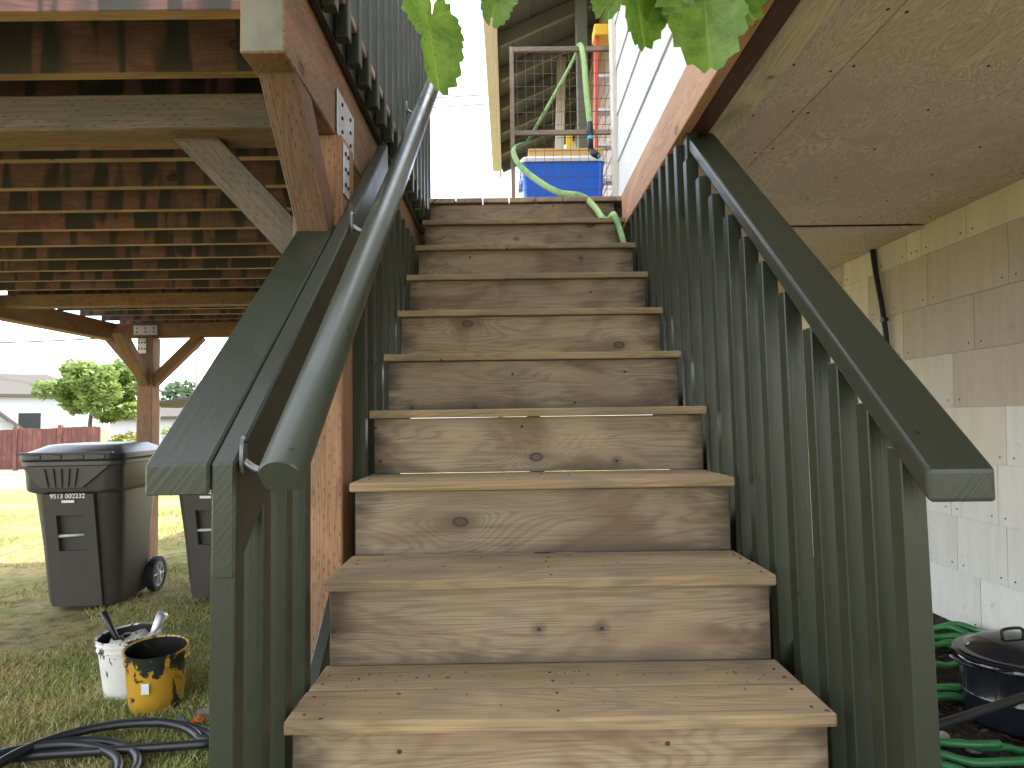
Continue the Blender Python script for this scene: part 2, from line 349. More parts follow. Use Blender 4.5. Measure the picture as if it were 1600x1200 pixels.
M['hosegreen'] = plain('green garden hose', (.05, .24, .06), .35, .5, 12, .5, c2=(.02, .13, .05))
M['hoselime'] = plain('lime flat hose', (.30, .46, .17), .5, 1, 9, .4, c2=(.15, .30, .11), lo=.45, hi=.62)
M['blue'] = plain('blue cooler plastic', (.012, .12, .62), .35, .15)
M['coolwhite'] = plain('white cooler lid plastic', (.72, .72, .72), .4, .1)
M['card'] = plain('tan cardboard', (.58, .36, .13), .8, .2)
M['red'] = plain('red fibreglass', (.50, .07, .03), .45, .2)
M['yellow'] = plain('yellow plastic', (.72, .45, .03), .45, .2)
M['wire'] = plain('rusty wire', (.10, .075, .06), .55, .5, 30, .5, .5)
M['black'] = plain('black plastic', (.015, .016, .018), .35)
M['teal'] = plain('teal plastic', (.03, .42, .55), .35)
M['foil'] = plain('crumpled foil', (.75, .72, .68), .22, .4, 40, .5, .85)
M['pinkwall'] = paint('pinkish wall paint', (.42, .33, .29), rough=.6, grain=.4)
M['rag'] = plain('blue rag', (.04, .22, .62), .8)
M['orange'] = plain('orange scrap', (.62, .15, .03), .8)
M['stone'] = plain('pale stone', (.36, .34, .30), .8, .5, 14, bump=.3)
# foliage
def leafmat(name, c, c2, tr=.35):
    m, t, b = newmat(name); v0, v, rnd = coords(t)
    n = noise(t, v, 3.0, 3, .6); n2 = noise(t, v, 40, 2, .6)
    col = mixc(t, ramp(t, n, .35, .65), c4(c), c4(c2)); col = mixc(t, mth(t, 'MULTIPLY', n2, .4), col, c4(tuple(x*.5 for x in c)))
    t.links.new(col, b.inputs['Base Color']); b.inputs['Roughness'].default_value = .45
    tl = nd(t, 'ShaderNodeBsdfTranslucent', ins={0: col}); mx = nd(t, 'ShaderNodeMixShader', ins={0: tr, 1: b.outputs[0], 2: tl.outputs[0]})
    t.links.new(mx.outputs[0], t.nodes['Material Output'].inputs[0]); return m
m, t, b = newmat('fresh green leaf'); v0, v, rnd = coords(t)
sp = nd(t, 'ShaderNodeSeparateXYZ', ins={0: v0}); ag = mth(t, 'ARCTAN2', sp.outputs[0], mth(t, 'ADD', sp.outputs[1], .012))
rad = nd(t, 'ShaderNodeVectorMath', operation='LENGTH', ins={0: v0}).outputs['Value']
ve = mth(t, 'ABSOLUTE', mth(t, 'SINE', mth(t, 'MULTIPLY', ag, 3.0))); side = mth(t, 'ABSOLUTE', mth(t, 'SINE', mth(t, 'ADD', mth(t, 'MULTIPLY', rad, 330.0), mth(t, 'MULTIPLY', ve, -4.0))))
vein = mth(t, 'MAXIMUM', mth(t, 'SUBTRACT', 1.0, ramp(t, ve, .03, .12)), mth(t, 'MULTIPLY', mth(t, 'SUBTRACT', 1.0, ramp(t, side, .05, .22)), .45))
n = noise(t, v, 30, 4, .6)
col = mixc(t, ramp(t, n, .35, .65), (.10, .21, .02, 1), (.19, .31, .04, 1)); col = mixc(t, mth(t, 'MULTIPLY', vein, .55), col, (.30, .42, .10, 1))
col = mixc(t, mth(t, 'MULTIPLY', ramp(t, noise(t, v, 110, 2, .6), .62, .70), .6), col, (.10, .09, .02, 1))
t.links.new(col, b.inputs['Base Color']); b.inputs['Roughness'].default_value = .45
bp = nd(t, 'ShaderNodeBump', ins={'Strength': .5, 'Distance': .001, 'Height': mth(t, 'SUBTRACT', n, vein)}); t.links.new(bp.outputs[0], b.inputs['Normal'])
tl = nd(t, 'ShaderNodeBsdfTranslucent', ins={0: col}); mx = nd(t, 'ShaderNodeMixShader', ins={0: .55, 1: b.outputs[0], 2: tl.outputs[0]})
t.links.new(mx.outputs[0], t.nodes['Material Output'].inputs[0]); M['leafnear'] = m
M['leaf'] = leafmat('tree leaf', (.17, .25, .06), (.26, .34, .09), .45)
M['leafyellow'] = leafmat('yellow green bush leaf', (.20, .21, .03), (.30, .27, .05), .3)
M['leafblue'] = leafmat('far tree leaf', (.07, .12, .06), (.11, .16, .08), .3)
M['bark'] = plain('bark', (.10, .075, .055), .9, .5, 12, bump=.5, bscale=40)
# ground
m, t, b = newmat('lawn'); v0, v, _ = coords(t, False)
a1 = noise(t, v, .9, 5, .6, .3); a2 = noise(t, v, 9, 5, .65); a3 = noise(t, v, 70, 3, .7)
col = mixc(t, ramp(t, a1, .4, .62), (.32, .25, .11, 1), (.14, .175, .045, 1))
col = mixc(t, ramp(t, a2, .45, .68), col, (.085, .065, .04, 1))
col = mixc(t, mth(t, 'MULTIPLY', ramp(t, a3, .4, .7), .6), col, (.30, .25, .12, 1))
t.links.new(col, b.inputs['Base Color']); b.inputs['Roughness'].default_value = .95; b.inputs['Specular IOR Level'].default_value = .1
bp = nd(t, 'ShaderNodeBump', ins={'Strength': .8, 'Distance': .02, 'Height': mth(t, 'ADD', a2, a3)}); t.links.new(bp.outputs[0], b.inputs['Normal'])
M['lawn'] = m
m, t, b = newmat('grass blades'); v0, v, _ = coords(t, False)
a1 = noise(t, v, .9, 5, .6, .3); a2 = noise(t, v, 55, 2, .6)
col = mixc(t, ramp(t, a1, .36, .58), (.44, .35, .15, 1), (.20, .28, .06, 1))
col = mixc(t, ramp(t, a2, .45, .6), col, (.46, .38, .20, 1))
t.links.new(col, b.inputs['Base Color']); b.inputs['Roughness'].default_value = .7; b.inputs['Specular IOR Level'].default_value = .15
M['grass'] = m
M['soil'] = plain('dark soil', (.030, .023, .018), .95, 1, 22, .15, c2=(.075, .055, .04), bump=1.0, bscale=70)
M['chips'] = plain('bark chips', (.06, .042, .03), .9, 1, 9, .2, c2=(.14, .105, .075))
M['asphalt'] = plain('asphalt', (.22, .21, .2), .9, .3, 3)

# ------------------------------------------------------------------ ground
def structure(o): o['kind'] = 'structure'; return o
V = []; Fc = []
xs = [-400, -120, -60, -30, -20, -12, -8, -6, -4, -2, 0, 3, 10, 40, 400]; ys = [-400, -60, -20, -6, 0, 3, 6, 9, 13, 17, 20, 23, 26, 34, 50, 90, 400]
for y in ys:
    for x in xs: V.append((x, y, 0 if y < 19 else max(-1.6, -(y-19)*.2)))
nx = len(xs)
for j in range(len(ys)-1):
    for i in range(nx-1): Fc.append((j*nx+i, j*nx+i+1, (j+1)*nx+i+1, (j+1)*nx+i))
structure(mesh('ground', V, Fc, M['lawn']))
structure(box('road', -40, -9.4, 13.2, 16.8, -.05, .006, M['asphalt'], None, 0, 0))
# grass
def blades(x0, x1, y0, y1, n, h0, h1):
    x = rng.uniform(x0, x1, n); y = rng.uniform(y0, y1, n)
    keep = np.array([mnoise.noise(Vector((a*1.1, b*1.1, 3)))+.35*mnoise.noise(Vector((a*5, b*5, 8))) > -.22+.25*rng.random() for a, b in zip(x, y)])
    x, y = x[keep], y[keep]; n = len(x)
    h = rng.uniform(h0, h1, n); a = rng.uniform(0, 2*np.pi, n); w = rng.uniform(.0015, .0035, n)
    ln = rng.uniform(.2, 1.6, n)*h; d = rng.uniform(0, 2*np.pi, n)
    P = np.zeros((n, 3, 3)); P[:, 0] = np.stack([x-w*np.cos(a), y-w*np.sin(a), np.zeros(n)], 1); P[:, 1] = np.stack([x+w*np.cos(a), y+w*np.sin(a), np.zeros(n)], 1)
    P[:, 2] = np.stack([x+ln*np.cos(d), y+ln*np.sin(d), h], 1); return P
P = np.concatenate([blades(-4.2, -.65, 1.7, 4.6, 90000, .012, .045), blades(-7.5, -1.4, 4.6, 9.5, 60000, .015, .055)])
n = len(P); gm = bpy.data.meshes.new('grass'); gm.vertices.add(n*3); gm.vertices.foreach_set('co', P.reshape(-1))
gm.loops.add(n*3); gm.loops.foreach_set('vertex_index', np.arange(n*3, dtype=np.int32)); gm.polygons.add(n)
gm.polygons.foreach_set('loop_start', np.arange(0, n*3, 3, dtype=np.int32)); gm.update(); gm.validate(); gm.materials.append(M['grass'])
g = link(bpy.data.objects.new('lawn_grass', gm)); tag(g, 'short patchy dry and green grass on the lawn', 'grass', kind='stuff')

# soil bed right of the stairs
V = []; Fc = []
bx = np.linspace(.62, 2.4, 34); by = np.linspace(-1.5, 7, 110)
for y in by:
    for x in bx:
        e = min(1, (x-.62)/.35); V.append((x, y, .004+e*(.09+.10*max(0,min(1,(x-1.95)/.3))+.03*mnoise.noise(Vector((x*3, y*3, 0)))+.018*mnoise.noise(Vector((x*14, y*14, 5))))))
for j in range(len(by)-1):
    for i in range(len(bx)-1): Fc.append((j*34+i, j*34+i+1, (j+1)*34+i+1, (j+1)*34+i))
structure(mesh('soil_bed', V, Fc, M['soil'], smooth=True))
def bedz(x, y):
    e = max(0, min(1, (x-.62)/.35)); return .004+e*(.09+.10*max(0,min(1,(x-1.95)/.3))+.03*mnoise.noise(Vector((x*3, y*3, 0)))+.018*mnoise.noise(Vector((x*14, y*14, 5))))
V = []; Fc = []
for k in range(5200):
    x = random.uniform(.68, 2.24); y = random.uniform(1.1, 4.6); z = bedz(x, y)+random.uniform(-.004, .010)
    s = random.uniform(.004, .016); rot = Matrix.Rotation(random.uniform(0, 6.28), 3, 'Z') @ Matrix.Rotation(random.uniform(-.7, .7), 3, 'X') @ Matrix.Rotation(random.uniform(-.5, .5), 3, 'Y')
    b0 = len(V); L = s*random.uniform(1, 2.4); W = s*random.uniform(.4, 1); T = s*.25
    for a, c, e in ((-1, -1, 0), (1, -.7, 0), (.8, 1, 0), (-.9, .8, 0), (-.8, -.8, 1), (.8, -.5, 1), (.6, .8, 1), (-.7, .6, 1)):
        V.append(Vector((x, y, z))+rot @ Vector((a*L, c*W, e*T)))
    Fc += [tuple(b0+i for i in q) for q in ((4, 5, 6, 7), (0, 1, 5, 4), (1, 2, 6, 5), (2, 3, 7, 6), (3, 0, 4, 7))]
tag(mesh('bark_mulch', V, Fc, M['chips']), 'dark bark mulch chips on the soil beside the house wall', 'mulch', kind='stuff')

# ------------------------------------------------------------------ staircase
XL, XR, Y1, Z1, RUN, RISE = -.4155, .5845, 1.2257, .7189, .2498, .1896
st = thing('staircase', 'weathered brown wooden staircase climbing up to the raised deck', 'stairs', (.08, .48, 0))
TH = .024
for i in range(-2, 10):            # i=1 is the lowest tread in the picture
    y = Y1+(i-1)*RUN; z = Z1+(i-1)*RISE
    j = lambda a=.003: random.uniform(-a, a)
    wl, wr = XL+j(.004), XR+j(.004)
    # riser under the nosing
    rz0 = (Z1+(i-2)*RISE)+.001 if i > -2 else .0
    xm = (wl+wr)/2
    board('riser', (wl+.012, y+.030, (rz0+z-TH-.001)/2), (wr-.010, y+.030, (rz0+z-TH-.001)/2), .022, z-TH-.001-rz0-.0006, M['riser'], st, (0, 0, 1), .002)
    if i == 9: pass
    board('tread_board', (wl, y+.0685, z-TH/2+j(.0012)), (wr, y+.0685, z-TH/2+j(.0012)), .137, TH, M['tread'], st, (0, 0, 1), .005)
    board('tread_board', (wl+.002, y+.0685+.141, z-TH/2+j(.001)), (wr-.002, y+.0685+.141, z-TH/2+j(.001)), .137, TH, M['tread'], st, (0, 0, 1), .005)
for i in range(1, 6):
    y = Y1+(i-1)*RUN; z = Z1+(i-1)*RISE
    for x in (XL+.03, .085, XR-.03):
        for dy in (.03, .11, .17, .215):
            xx = x+random.uniform(-.008, .008); tube('screw', [(xx, y+dy, z-.002), (xx, y+dy, z+.0012)], .003, M['dark'], st, 8)
yt, zt = Y1+9*RUN, Z1+9*RISE       # deck level
board('riser', (XL+.012, yt+.02, (zt-RISE+zt-.032)/2), (XR-.01, yt+.02, (zt-RISE+zt-.032)/2), .03, RISE-.034, M['riser'], st, (0, 0, 1), .002)
sl = RISE/RUN; ang = math.atan(sl)
for x in (XL+.03, .085, XR-.03):
    board('stringer', (x, .66, Z1+(.66-Y1)*sl-.315), (x, yt-.03, Z1+(yt-.03-Y1)*sl-.315), .038, .15, M['beamgrey'], st, (0, 0, 1), .002)
# litter on the treads
V = []; Fc = []
for k in range(170):
    i = random.choice((1, 1, 1, 2, 2, 3, 3, 4, 0)); y = Y1+(i-1)*RUN; z = Z1+(i-1)*RISE+.0012
    x = random.uniform(XL+.03, XR-.03); yy = y+random.choice((random.uniform(.02, .22), random.uniform(.19, .225)))
    s = random.uniform(.0012, .004); a = random.uniform(0, 6.28); b0 = len(V)
    V += [(x+s*math.cos(a), yy+s*math.sin(a), z), (x+s*.7*math.cos(a+1.9), yy+s*.7*math.sin(a+1.9), z), (x+s*math.cos(a+3.4), yy+s*math.sin(a+3.4), z), (x, yy, z+s*.6)]
    Fc += [(b0, b0+1, b0+3), (b0+1, b0+2, b0+3), (b0+2, b0, b0+3)]
tag(mesh('tread_litter', V, Fc, M['chips']), 'tiny crumbs of dirt and leaf scattered on the stair treads', 'litter', kind='stuff')

# ------------------------------------------------------------------ left stair railing
G = M['green']
lr = thing('stair_railing', 'dark green railing on the left with wide sloping cap and close balusters', 'railing', (-.45, 1.03, 0))
def sloped(name, p0, p1, w, h, mat, parent, bev):
    """board with plumb-cut ends; p0,p1 centre of the plumb end faces, h is plumb height"""
    p0, p1 = Vector(p0), Vector(p1); d = p1-p0; a = math.atan2(d.z, math.hypot(d.x, d.y)); hh = h*math.cos(a)
    return board(name, p0, p1, w, hh, mat, parent, (0, 0, 1), bev, -math.tan(a)*-1, math.tan(a))
capL0, capL1 = Vector((-.512, 1.03, 1.171)), Vector((-.530, 1.85, 1.787))
sloped('cap_rail', capL0, capL1, .098, .05, G, lr, .004)
sb0, sb1 = Vector((-.441, 1.03, 1.108)), Vector((-.442, 2.36, 2.161))
sloped('side_rail', sb0, sb1, .037, .178, G, lr, .004)
k = 0; y = 1.052
bs = (sb1.z-sb0.z)/(sb1.y-sb0.y)
while y < 1.47:
    zt_ = sb0.z-.09+(y-sb0.y)*bs+.02; zb = max(.01, Z1+(y-Y1)*sl-.56)
    xo = 0; box('baluster', -.461+xo, -.423+xo, y-.019, y+.019, zb, zt_, G, lr, 2, .002); y += .118
y = 1.99
while y < 3.5:
    zb = max(.01, Z1+(y-Y1)*sl-.50); zt_ = min(2.075, sb0.z+(y-sb0.y)*bs+.6)
    box('baluster', -.463, -.425, y-.019, y+.019, zb, 2.10 if y > 2.37 else sb0.z-.07+(y-sb0.y)*bs, G, lr, 2, .002); y += .131
board('bottom_plate', (-.482, 1.15, Z1+(1.15-Y1)*sl-.48), (-.482, 3.45, Z1+(3.45-Y1)*sl-.48), .03, .14, G, lr, (0, 0, 1), .002)

# round handrail with brackets
hr = thing('handrail', 'round glossy green wooden handrail on metal brackets along the left railing', 'handrail', (-.336, 1.0, 0))
h0, h1 = Vector((-.337, .985, 1.176)), Vector((-.331, 3.2, 2.955)); hd = (h1-h0).normalized()
fr = frame(hd, (0, 0, 1)).to_3x3()
prof = [(.033*math.cos(R(a)), .030*math.sin(R(a))+.004) for a in range(-10, 191, 10)]+[(-.031, -.014), (-.024, -.025), (.024, -.025), (.031, -.014)]
secs = []
for p, s in ((h0, .93), (h0+hd*.004, 1), (h1-hd*.004, 1), (h1, .93)):
    secs.append([p+fr @ Vector((0, a*s, b*s)) for a, b in prof])
loft('grip', [[tuple(v) for v in s] for s in secs], M['greenpipe'], hr)
for yb in (1.05, 1.78, 2.75):
    tt = (yb-h0.y)/(h1.y-h0.y); p = h0.lerp(h1, tt)
    xb = -.4205 if yb < 2.3 else -.416
    br = loft('bracket', [[(xb+.001, yb+a*.012, p.z-.02+b*.030) for a, b in [(math.cos(R(q)), math.sin(R(q))) for q in range(0, 360, 30)]], [(xb+.006, yb+a*.010, p.z-.02+b*.027) for a, b in [(math.cos(R(q)), math.sin(R(q))) for q in range(0, 360, 30)]]], M['bracket'], hr)
    tube('bracket_arm', spline([(xb+.004, yb, p.z-.03), (xb+.03, yb, p.z-.045), (-.345, yb, p.z-.040), (-.337, yb, p.z-.020)], 5), .0065, M['bracket'], br)
    for dz in (-.022, .022): tube('screw', [(xb+.006, yb, p.z-.02+dz), (xb+.009, yb, p.z-.02+dz)], .004, M['dark'], br)

# ------------------------------------------------------------------ right stair railing
rr = thing('stair_railing', 'dark green railing on the right with flat sloping cap over tall balusters', 'railing', (.62, .95, 0))
cR0, cR1 = Vector((.643, .95, 1.154)), Vector((.678, 2.27, 2.217))
sloped('cap_rail', cR0, cR1, .096, .048, G, rr, .006)
rs = (cR1.z-cR0.z)/(cR1.y-cR0.y)
rys = [1.06, 1.135, 1.232, 1.33, 1.45, 1.568, 1.68, 1.795, 1.92, 2.04, 2.175, 2.295, 2.42, 2.54, 2.67, 2.805, 2.93, 3.045, 3.165, 3.29, 3.41]
rys[0] = 1.045
for y in rys:
    zt_ = min(2.26, cR0.z+(y-cR0.y)*rs-.026); zb = max(.02, Z1+(y-Y1)*sl-.42)
    ztr = zt_
    x_at = lambda z: .600+max(0, (2.2-z))*.012
    p0 = Vector((x_at(zb)+.019, y+.019, zb)); p1 = Vector((x_at(ztr)+.019, y+.019, ztr))
    board('baluster', p0, p1, .038, .038, G, rr, (0, 1, 0), .002)
board('bottom_plate', (.664, 1.0, Z1+(1.0-Y1)*sl-.33), (.664, 3.45, Z1+(3.45-Y1)*sl-.33), .03, .14, G, rr, (0, 0, 1), .002)
box('top_post', .622, .660, 2.235, 2.275, 1.95, 2.30, G, rr, 2, .002)

# ------------------------------------------------------------------ raised deck
B, BG, J = M['beam'], M['beamgrey'], M['joist']
dk = thing('raised_deck', 'raised wooden deck on posts with stained joists seen from below', 'deck', (-.5, 1.87, 0))
pst = box('post', -.602, -.4625, 1.851, 1.99, .0, 2.07, B, dk, 2, .004)
nb = box('beam', -.583, -.484, 1.43, 3.62, 2.072, 2.292, B, dk, 1, .004); nb.data.materials.append(M['endgrain'])
for p in nb.data.polygons:
    if abs(p.normal.x) > .9: p.material_index = 1
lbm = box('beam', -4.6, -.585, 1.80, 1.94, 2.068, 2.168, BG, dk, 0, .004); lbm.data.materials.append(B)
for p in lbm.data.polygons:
    if p.normal.z < -.9: p.material_index = 1  # warmer lumber on the underside, standing in for bounced light
def brace(p0, p1, w, h, mat, up): return board('knee_brace', p0, p1, w, h, mat, dk, up, .003)
brace((-.531, 1.485, 2.167), (-.531, 1.91, 1.742), .088, .09, M['beam2'], (0, 1, .3))
brace((-.93, 1.90, 2.12), (-.56, 1.90, 1.72), .085, .095, BG, (0, 0, 1))
# steel plates on the near post
for (y0, y1, z0, z1, x) in ((1.86, 2.06, 2.075, 2.21, -.481), (1.855, 1.915, 1.90, 2.05, -.4615)):
    pl = box('steel_plate', x, x+.004, y0, y1, z0, z1, M['steel'], dk, 1, .0015)
    for a in (.25, .75):
        for c in (.2, .5, .8):
            yy = y0+(y1-y0)*a; zz = z0+(z1-z0)*c; tube('bolt', [(x+.004, yy, zz), (x+.0075, yy, zz)], .006, M['dark'], pl)
# joists
def underside(o):      # unstained lower edge, lightened to stand in for lawn bounce; sides water stained
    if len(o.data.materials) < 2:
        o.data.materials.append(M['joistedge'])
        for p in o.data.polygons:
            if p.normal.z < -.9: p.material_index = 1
jy = [1.48, 1.745, 2.03]+[2.318+.283*k for k in range(15)]
jxl = lambda y: -4.7 if y < 4.6 else -3.67
for y in jy:
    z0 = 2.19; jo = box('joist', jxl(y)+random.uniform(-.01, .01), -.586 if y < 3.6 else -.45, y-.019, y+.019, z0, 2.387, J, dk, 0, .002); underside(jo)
box('rim_joist', -.524, -.486, 1.43, 3.45, 2.294, 2.388, B, dk, 1, .002)
box('rim_joist', -4.738, -4.70, 1.40, 4.6, 2.19, 2.388, J, dk, 1, .002)
box('rim_joist', -3.67, .585, 6.50, 6.538, 2.19, 2.388, J, dk, 0, .002)
# far beams, post and braces
box('beam', -3.755, -3.635, 4.62, 6.42, 2.03, 2.186, B, dk, 1, .004)
box('beam', -4.7, -.6, 4.72, 4.83, 2.10, 2.188, B, dk, 0, .004)
box('beam', -3.633, -.6, 6.14, 6.23, 2.05, 2.186, B, dk, 0, .004)
fp = box('post', -3.415, -3.275, 6.12, 6.26, 0, 2.05, B, dk, 2, .004)
box('post', -4.35, -4.21, 4.70, 4.84, 0, 2.10, B, dk, 2, .004)
brace((-3.70, 6.19, 2.06), (-3.36, 6.19, 1.66), .085, .09, B, (0, 0, 1))
brace((-2.86, 6.185, 2.06), (-3.33, 6.185, 1.60), .085, .09, B, (0, 0, 1))
brace((-3.345, 5.70, 2.06), (-3.345, 6.16, 1.62), .085, .09, B, (0, 0, 1))
brace((-3.80, 4.77, 2.12), (-4.26, 4.77, 1.66), .085, .09, B, (0, 0, 1))
for (x0, x1, z0, z1) in ((-3.45, -3.23, 2.07, 2.16), (-3.41, -3.33, 1.90, 2.04)):
    pl = box('steel_plate', x0, x1, 6.114, 6.118, z0, z1, M['steel'], dk, 0, .0015)
    for a in (.15, .5, .85):
        for c in (.3, .7):
            tube('bolt', [(x0+(x1-x0)*a, 6.1145, z0+(z1-z0)*c), (x0+(x1-x0)*a, 6.110, z0+(z1-z0)*c)], .007, M['dark'], pl)
# decking boards (run away from the camera)
x = -.430
while x > -4.75:
    y1 = 6.55; box('deck_board', x-.1375, x, 1.38, (4.7 if x < -3.8 else 6.55)+random.uniform(-.006, .006), 2.390, 2.416, M['deckwood'], dk, 1, .003); x -= .143
x = XL+.01
while x < 1.0:
    w = .1375; box('deck_board', x, x+w, yt-.012+random.uniform(-.003, .003), 6.55, zt-.028+random.uniform(-.001, .001), zt-.002, M['deckwood'], dk, 1, .003); x += .1415
for y in (3.56, 4.0, 4.5, 5.1, 5.7, 6.2): box('joist', -.45, 1.0, y-.019, y+.019, 2.19, 2.392, J, dk, 0, .002)

# deck railing above the beam
dr = thing('deck_railing', 'green balusters of the deck railing above the left side of the stairs', 'railing', (-.45, 1.5, 2.3))
y = 1.372
while y < 3.74:
    zb = 2.302+random.uniform(-.004, .004)
    bl = board('baluster', (-.462+.021, y, zb), (-.441, y, 3.42), .038, .038, G, dr, (0, 1, 0), .005); y += .1355
box('top_rail', -.50, -.41, 1.35, 3.80, 3.42, 3.46, G, dr, 1, .004)
box('bottom_rail', -.482, -.462, 1.35, 3.78, 2.30, 2.392, G, dr, 1, .002)

# ------------------------------------------------------------------ house
hs = thing('house', 'pale house with plywood soffit overhang and shingled lower wall right of the stairs', 'house', (2.3, 2.5, .15))
# lower wall of shingles, in the plane x = 2.27
WX = 2.262
box('wall', WX+.02, WX+.16, .35, 8, .0, 2.6, M['sh_tan'], hs, 1, 0)
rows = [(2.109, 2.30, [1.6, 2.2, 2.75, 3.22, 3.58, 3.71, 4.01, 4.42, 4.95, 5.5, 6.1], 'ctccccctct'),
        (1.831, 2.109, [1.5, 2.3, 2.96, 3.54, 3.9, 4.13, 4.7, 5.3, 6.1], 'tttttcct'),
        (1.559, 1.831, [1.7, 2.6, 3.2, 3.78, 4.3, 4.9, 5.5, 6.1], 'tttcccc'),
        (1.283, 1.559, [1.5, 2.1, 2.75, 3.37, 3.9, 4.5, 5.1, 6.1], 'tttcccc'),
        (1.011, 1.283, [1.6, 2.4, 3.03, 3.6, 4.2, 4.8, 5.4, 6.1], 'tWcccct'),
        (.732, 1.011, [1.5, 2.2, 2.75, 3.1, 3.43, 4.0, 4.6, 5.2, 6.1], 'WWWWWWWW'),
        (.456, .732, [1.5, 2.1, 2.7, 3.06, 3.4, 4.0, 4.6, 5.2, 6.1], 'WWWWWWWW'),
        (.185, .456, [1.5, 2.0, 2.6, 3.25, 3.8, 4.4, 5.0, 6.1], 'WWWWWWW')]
shm = {'t': M['sh_tan'], 'c': M['sh_cream'], 'W': M['sh_white']}
for z0, z1, ys_, kinds in rows:
    for a, bq, kd in zip(ys_[:-1], ys_[1:], kinds):
        h = z1-z0+.012; L = bq-a-.0035
        o = bpy.data.objects.new('shingle', boxmesh(L, .009, h, .001, 0, 0, shm[kd]))
        Mx = Matrix.Translation((WX+.004, (a+bq)/2, (z0+z1)/2+.004)) @ Matrix.Rotation(R(90), 4, 'Z') @ Matrix.Rotation(R(1.6), 4, 'X')
        link(o, hs, Mx)
        for yy in (a+.04, bq-.045):
            if 2.6 < yy < 4.8: tube('nail', [(WX-.002, yy, z0+.035), (WX-.006, yy, z0+.035)], .004, M['dark'], hs, 6)
# soffit
PLY = M['ply']; SZ = 2.27
box('soffit_panel', .812, .992, .35, 3.53, SZ, SZ+.012, PLY, hs, 1, .0015)
box('soffit_panel', .995, WX, .35, 1.988, SZ+.001, SZ+.013, PLY, hs, 1, .0015)
box('soffit_panel', .995, WX, 1.992, 3.53, SZ+.001, SZ+.013, PLY, hs, 1, .0015)
box('soffit_panel', .75, WX, 3.556, 6.4, SZ-.012, SZ+.001, PLY, hs, 1, .0015)
box('soffit_trim', .705, .815, .35, 3.53, SZ-.020, SZ-.001, M['lightstrip'], hs, 1, .002)
box('rim_board', .600, .638, 1.2, 3.40, 2.228, 2.412, M['rim'], hs, 1, .003)
box('rim_board', .600, .638, .35, 1.198, 2.228, 2.412, M['rim'], hs, 1, .003)
box('joist', .640, .703, .35, 3.50, 2.232, 2.40, M['darkrim'], hs, 1, .002)
box('floor_slab', .71, WX, .35, 8, 2.30, 2.41, M['darkrim'], hs, 1, 0)
for y in [1.3+.3*k for k in range(8)]:
    for x in (.84, .965, 1.02, 1.42, 1.82, 2.2):
        yy = y+random.uniform(-.03, .03); tube('nail', [(x, yy, SZ+.004), (x, yy, SZ-.0015)], .0045, M['dark'], hs, 6)
# upper wall with wide siding courses
box('upper_wall', .642, .80, .35, 3.60, 2.412, 4.9, M['siding'], hs, 1, 0)
z = 2.405; r_ = 0
while z < 4.7:
    for (a, c) in ((.35, 3.60),):
        o = board('siding_board', (.629, a, z+.134), (.629, c, z+.134), .014, .268, M['siding'], hs, (.035, 0, 1), .0015)
    z += .26
box('corner_board', .60, .70, 3.60, 3.70, 2.412, 4.9, M['trim'], hs, 2, .003)
# recessed porch wall and roof
box('porch_wall', .95, 1.1, 3.7, 9.5, 2.42, 5.2, M['pinkwall'], hs, 1, 0)
z = 2.43
while z < 5: board('siding_board', (.943, 3.71, z+.08), (.943, 9.4, z+.08), .012, .17, M['pinkwall'], hs, (.05, 0, 1), .0015); z += .16
# roof: rafters rise to the right from the fascia
EX, EZ, pitch = -.055, 4.66, math.tan(R(24))
def rz(x): return EZ+(x-EX)*pitch
for (a, c) in ((4.35, 9.0),):
    box('fascia', EX-.03, EX, a, c, EZ-.10, EZ+.09, M['trim'], hs, 1, .003)
    box('gutter', EX-.12, EX-.032, a, c, EZ-.02, EZ+.08, M['trim'], hs, 1, .01)
y = 4.6
while y < 9:
    board('rafter', (EX+.002, y, rz(EX)-.02), (1.0, y, rz(1.0)-.02), .045, .12, M['olive2'], hs, (0, 0, 1), .002); y += .61
k = 0; x = EX+.002
while x < 1.0:
    x2 = min(x+.14, 1.0)
    board('roof_board', ((x+x2)/2, 4.35, rz((x+x2)/2)+.062), ((x+x2)/2, 9.0, rz((x+x2)/2)+.062), (x2-x)*1.09, .02, M['olive'], hs, (-pitch, 0, 1), .003); x += .142
board('roof', (3.45, .1, rz(3.45)+.10), (3.45, 9.2, rz(3.45)+.10), 6.2, .04, M['asphalt'], hs, (-pitch, 0, 1), .003)
box('porch_post', .585, .675, 5.2, 5.29, 2.42, 4.95, M['olive'], hs, 2, .004)
# cable conduit on the lower wall
cb = thing('conduit', 'black corrugated cable conduit clipped to the shingled wall', 'conduit', (2.24, 3.95, 1.3))
pts = spline([(2.245, 4.03, 2.26), (2.238, 3.99, 2.10), (2.236, 3.93, 1.85), (2.238, 3.90, 1.55), (2.24, 3.89, .9), (2.24, 3.90, .15)], 40)
tube('sleeve', pts, [.0145 if (i//1) % 2 else .0175 for i in range(len(pts))], M['rubber'], cb, 8)
box('clip', 2.222, 2.252, 3.90, 3.945, 1.80, 1.82, M['rubber'], cb, 1, .001)

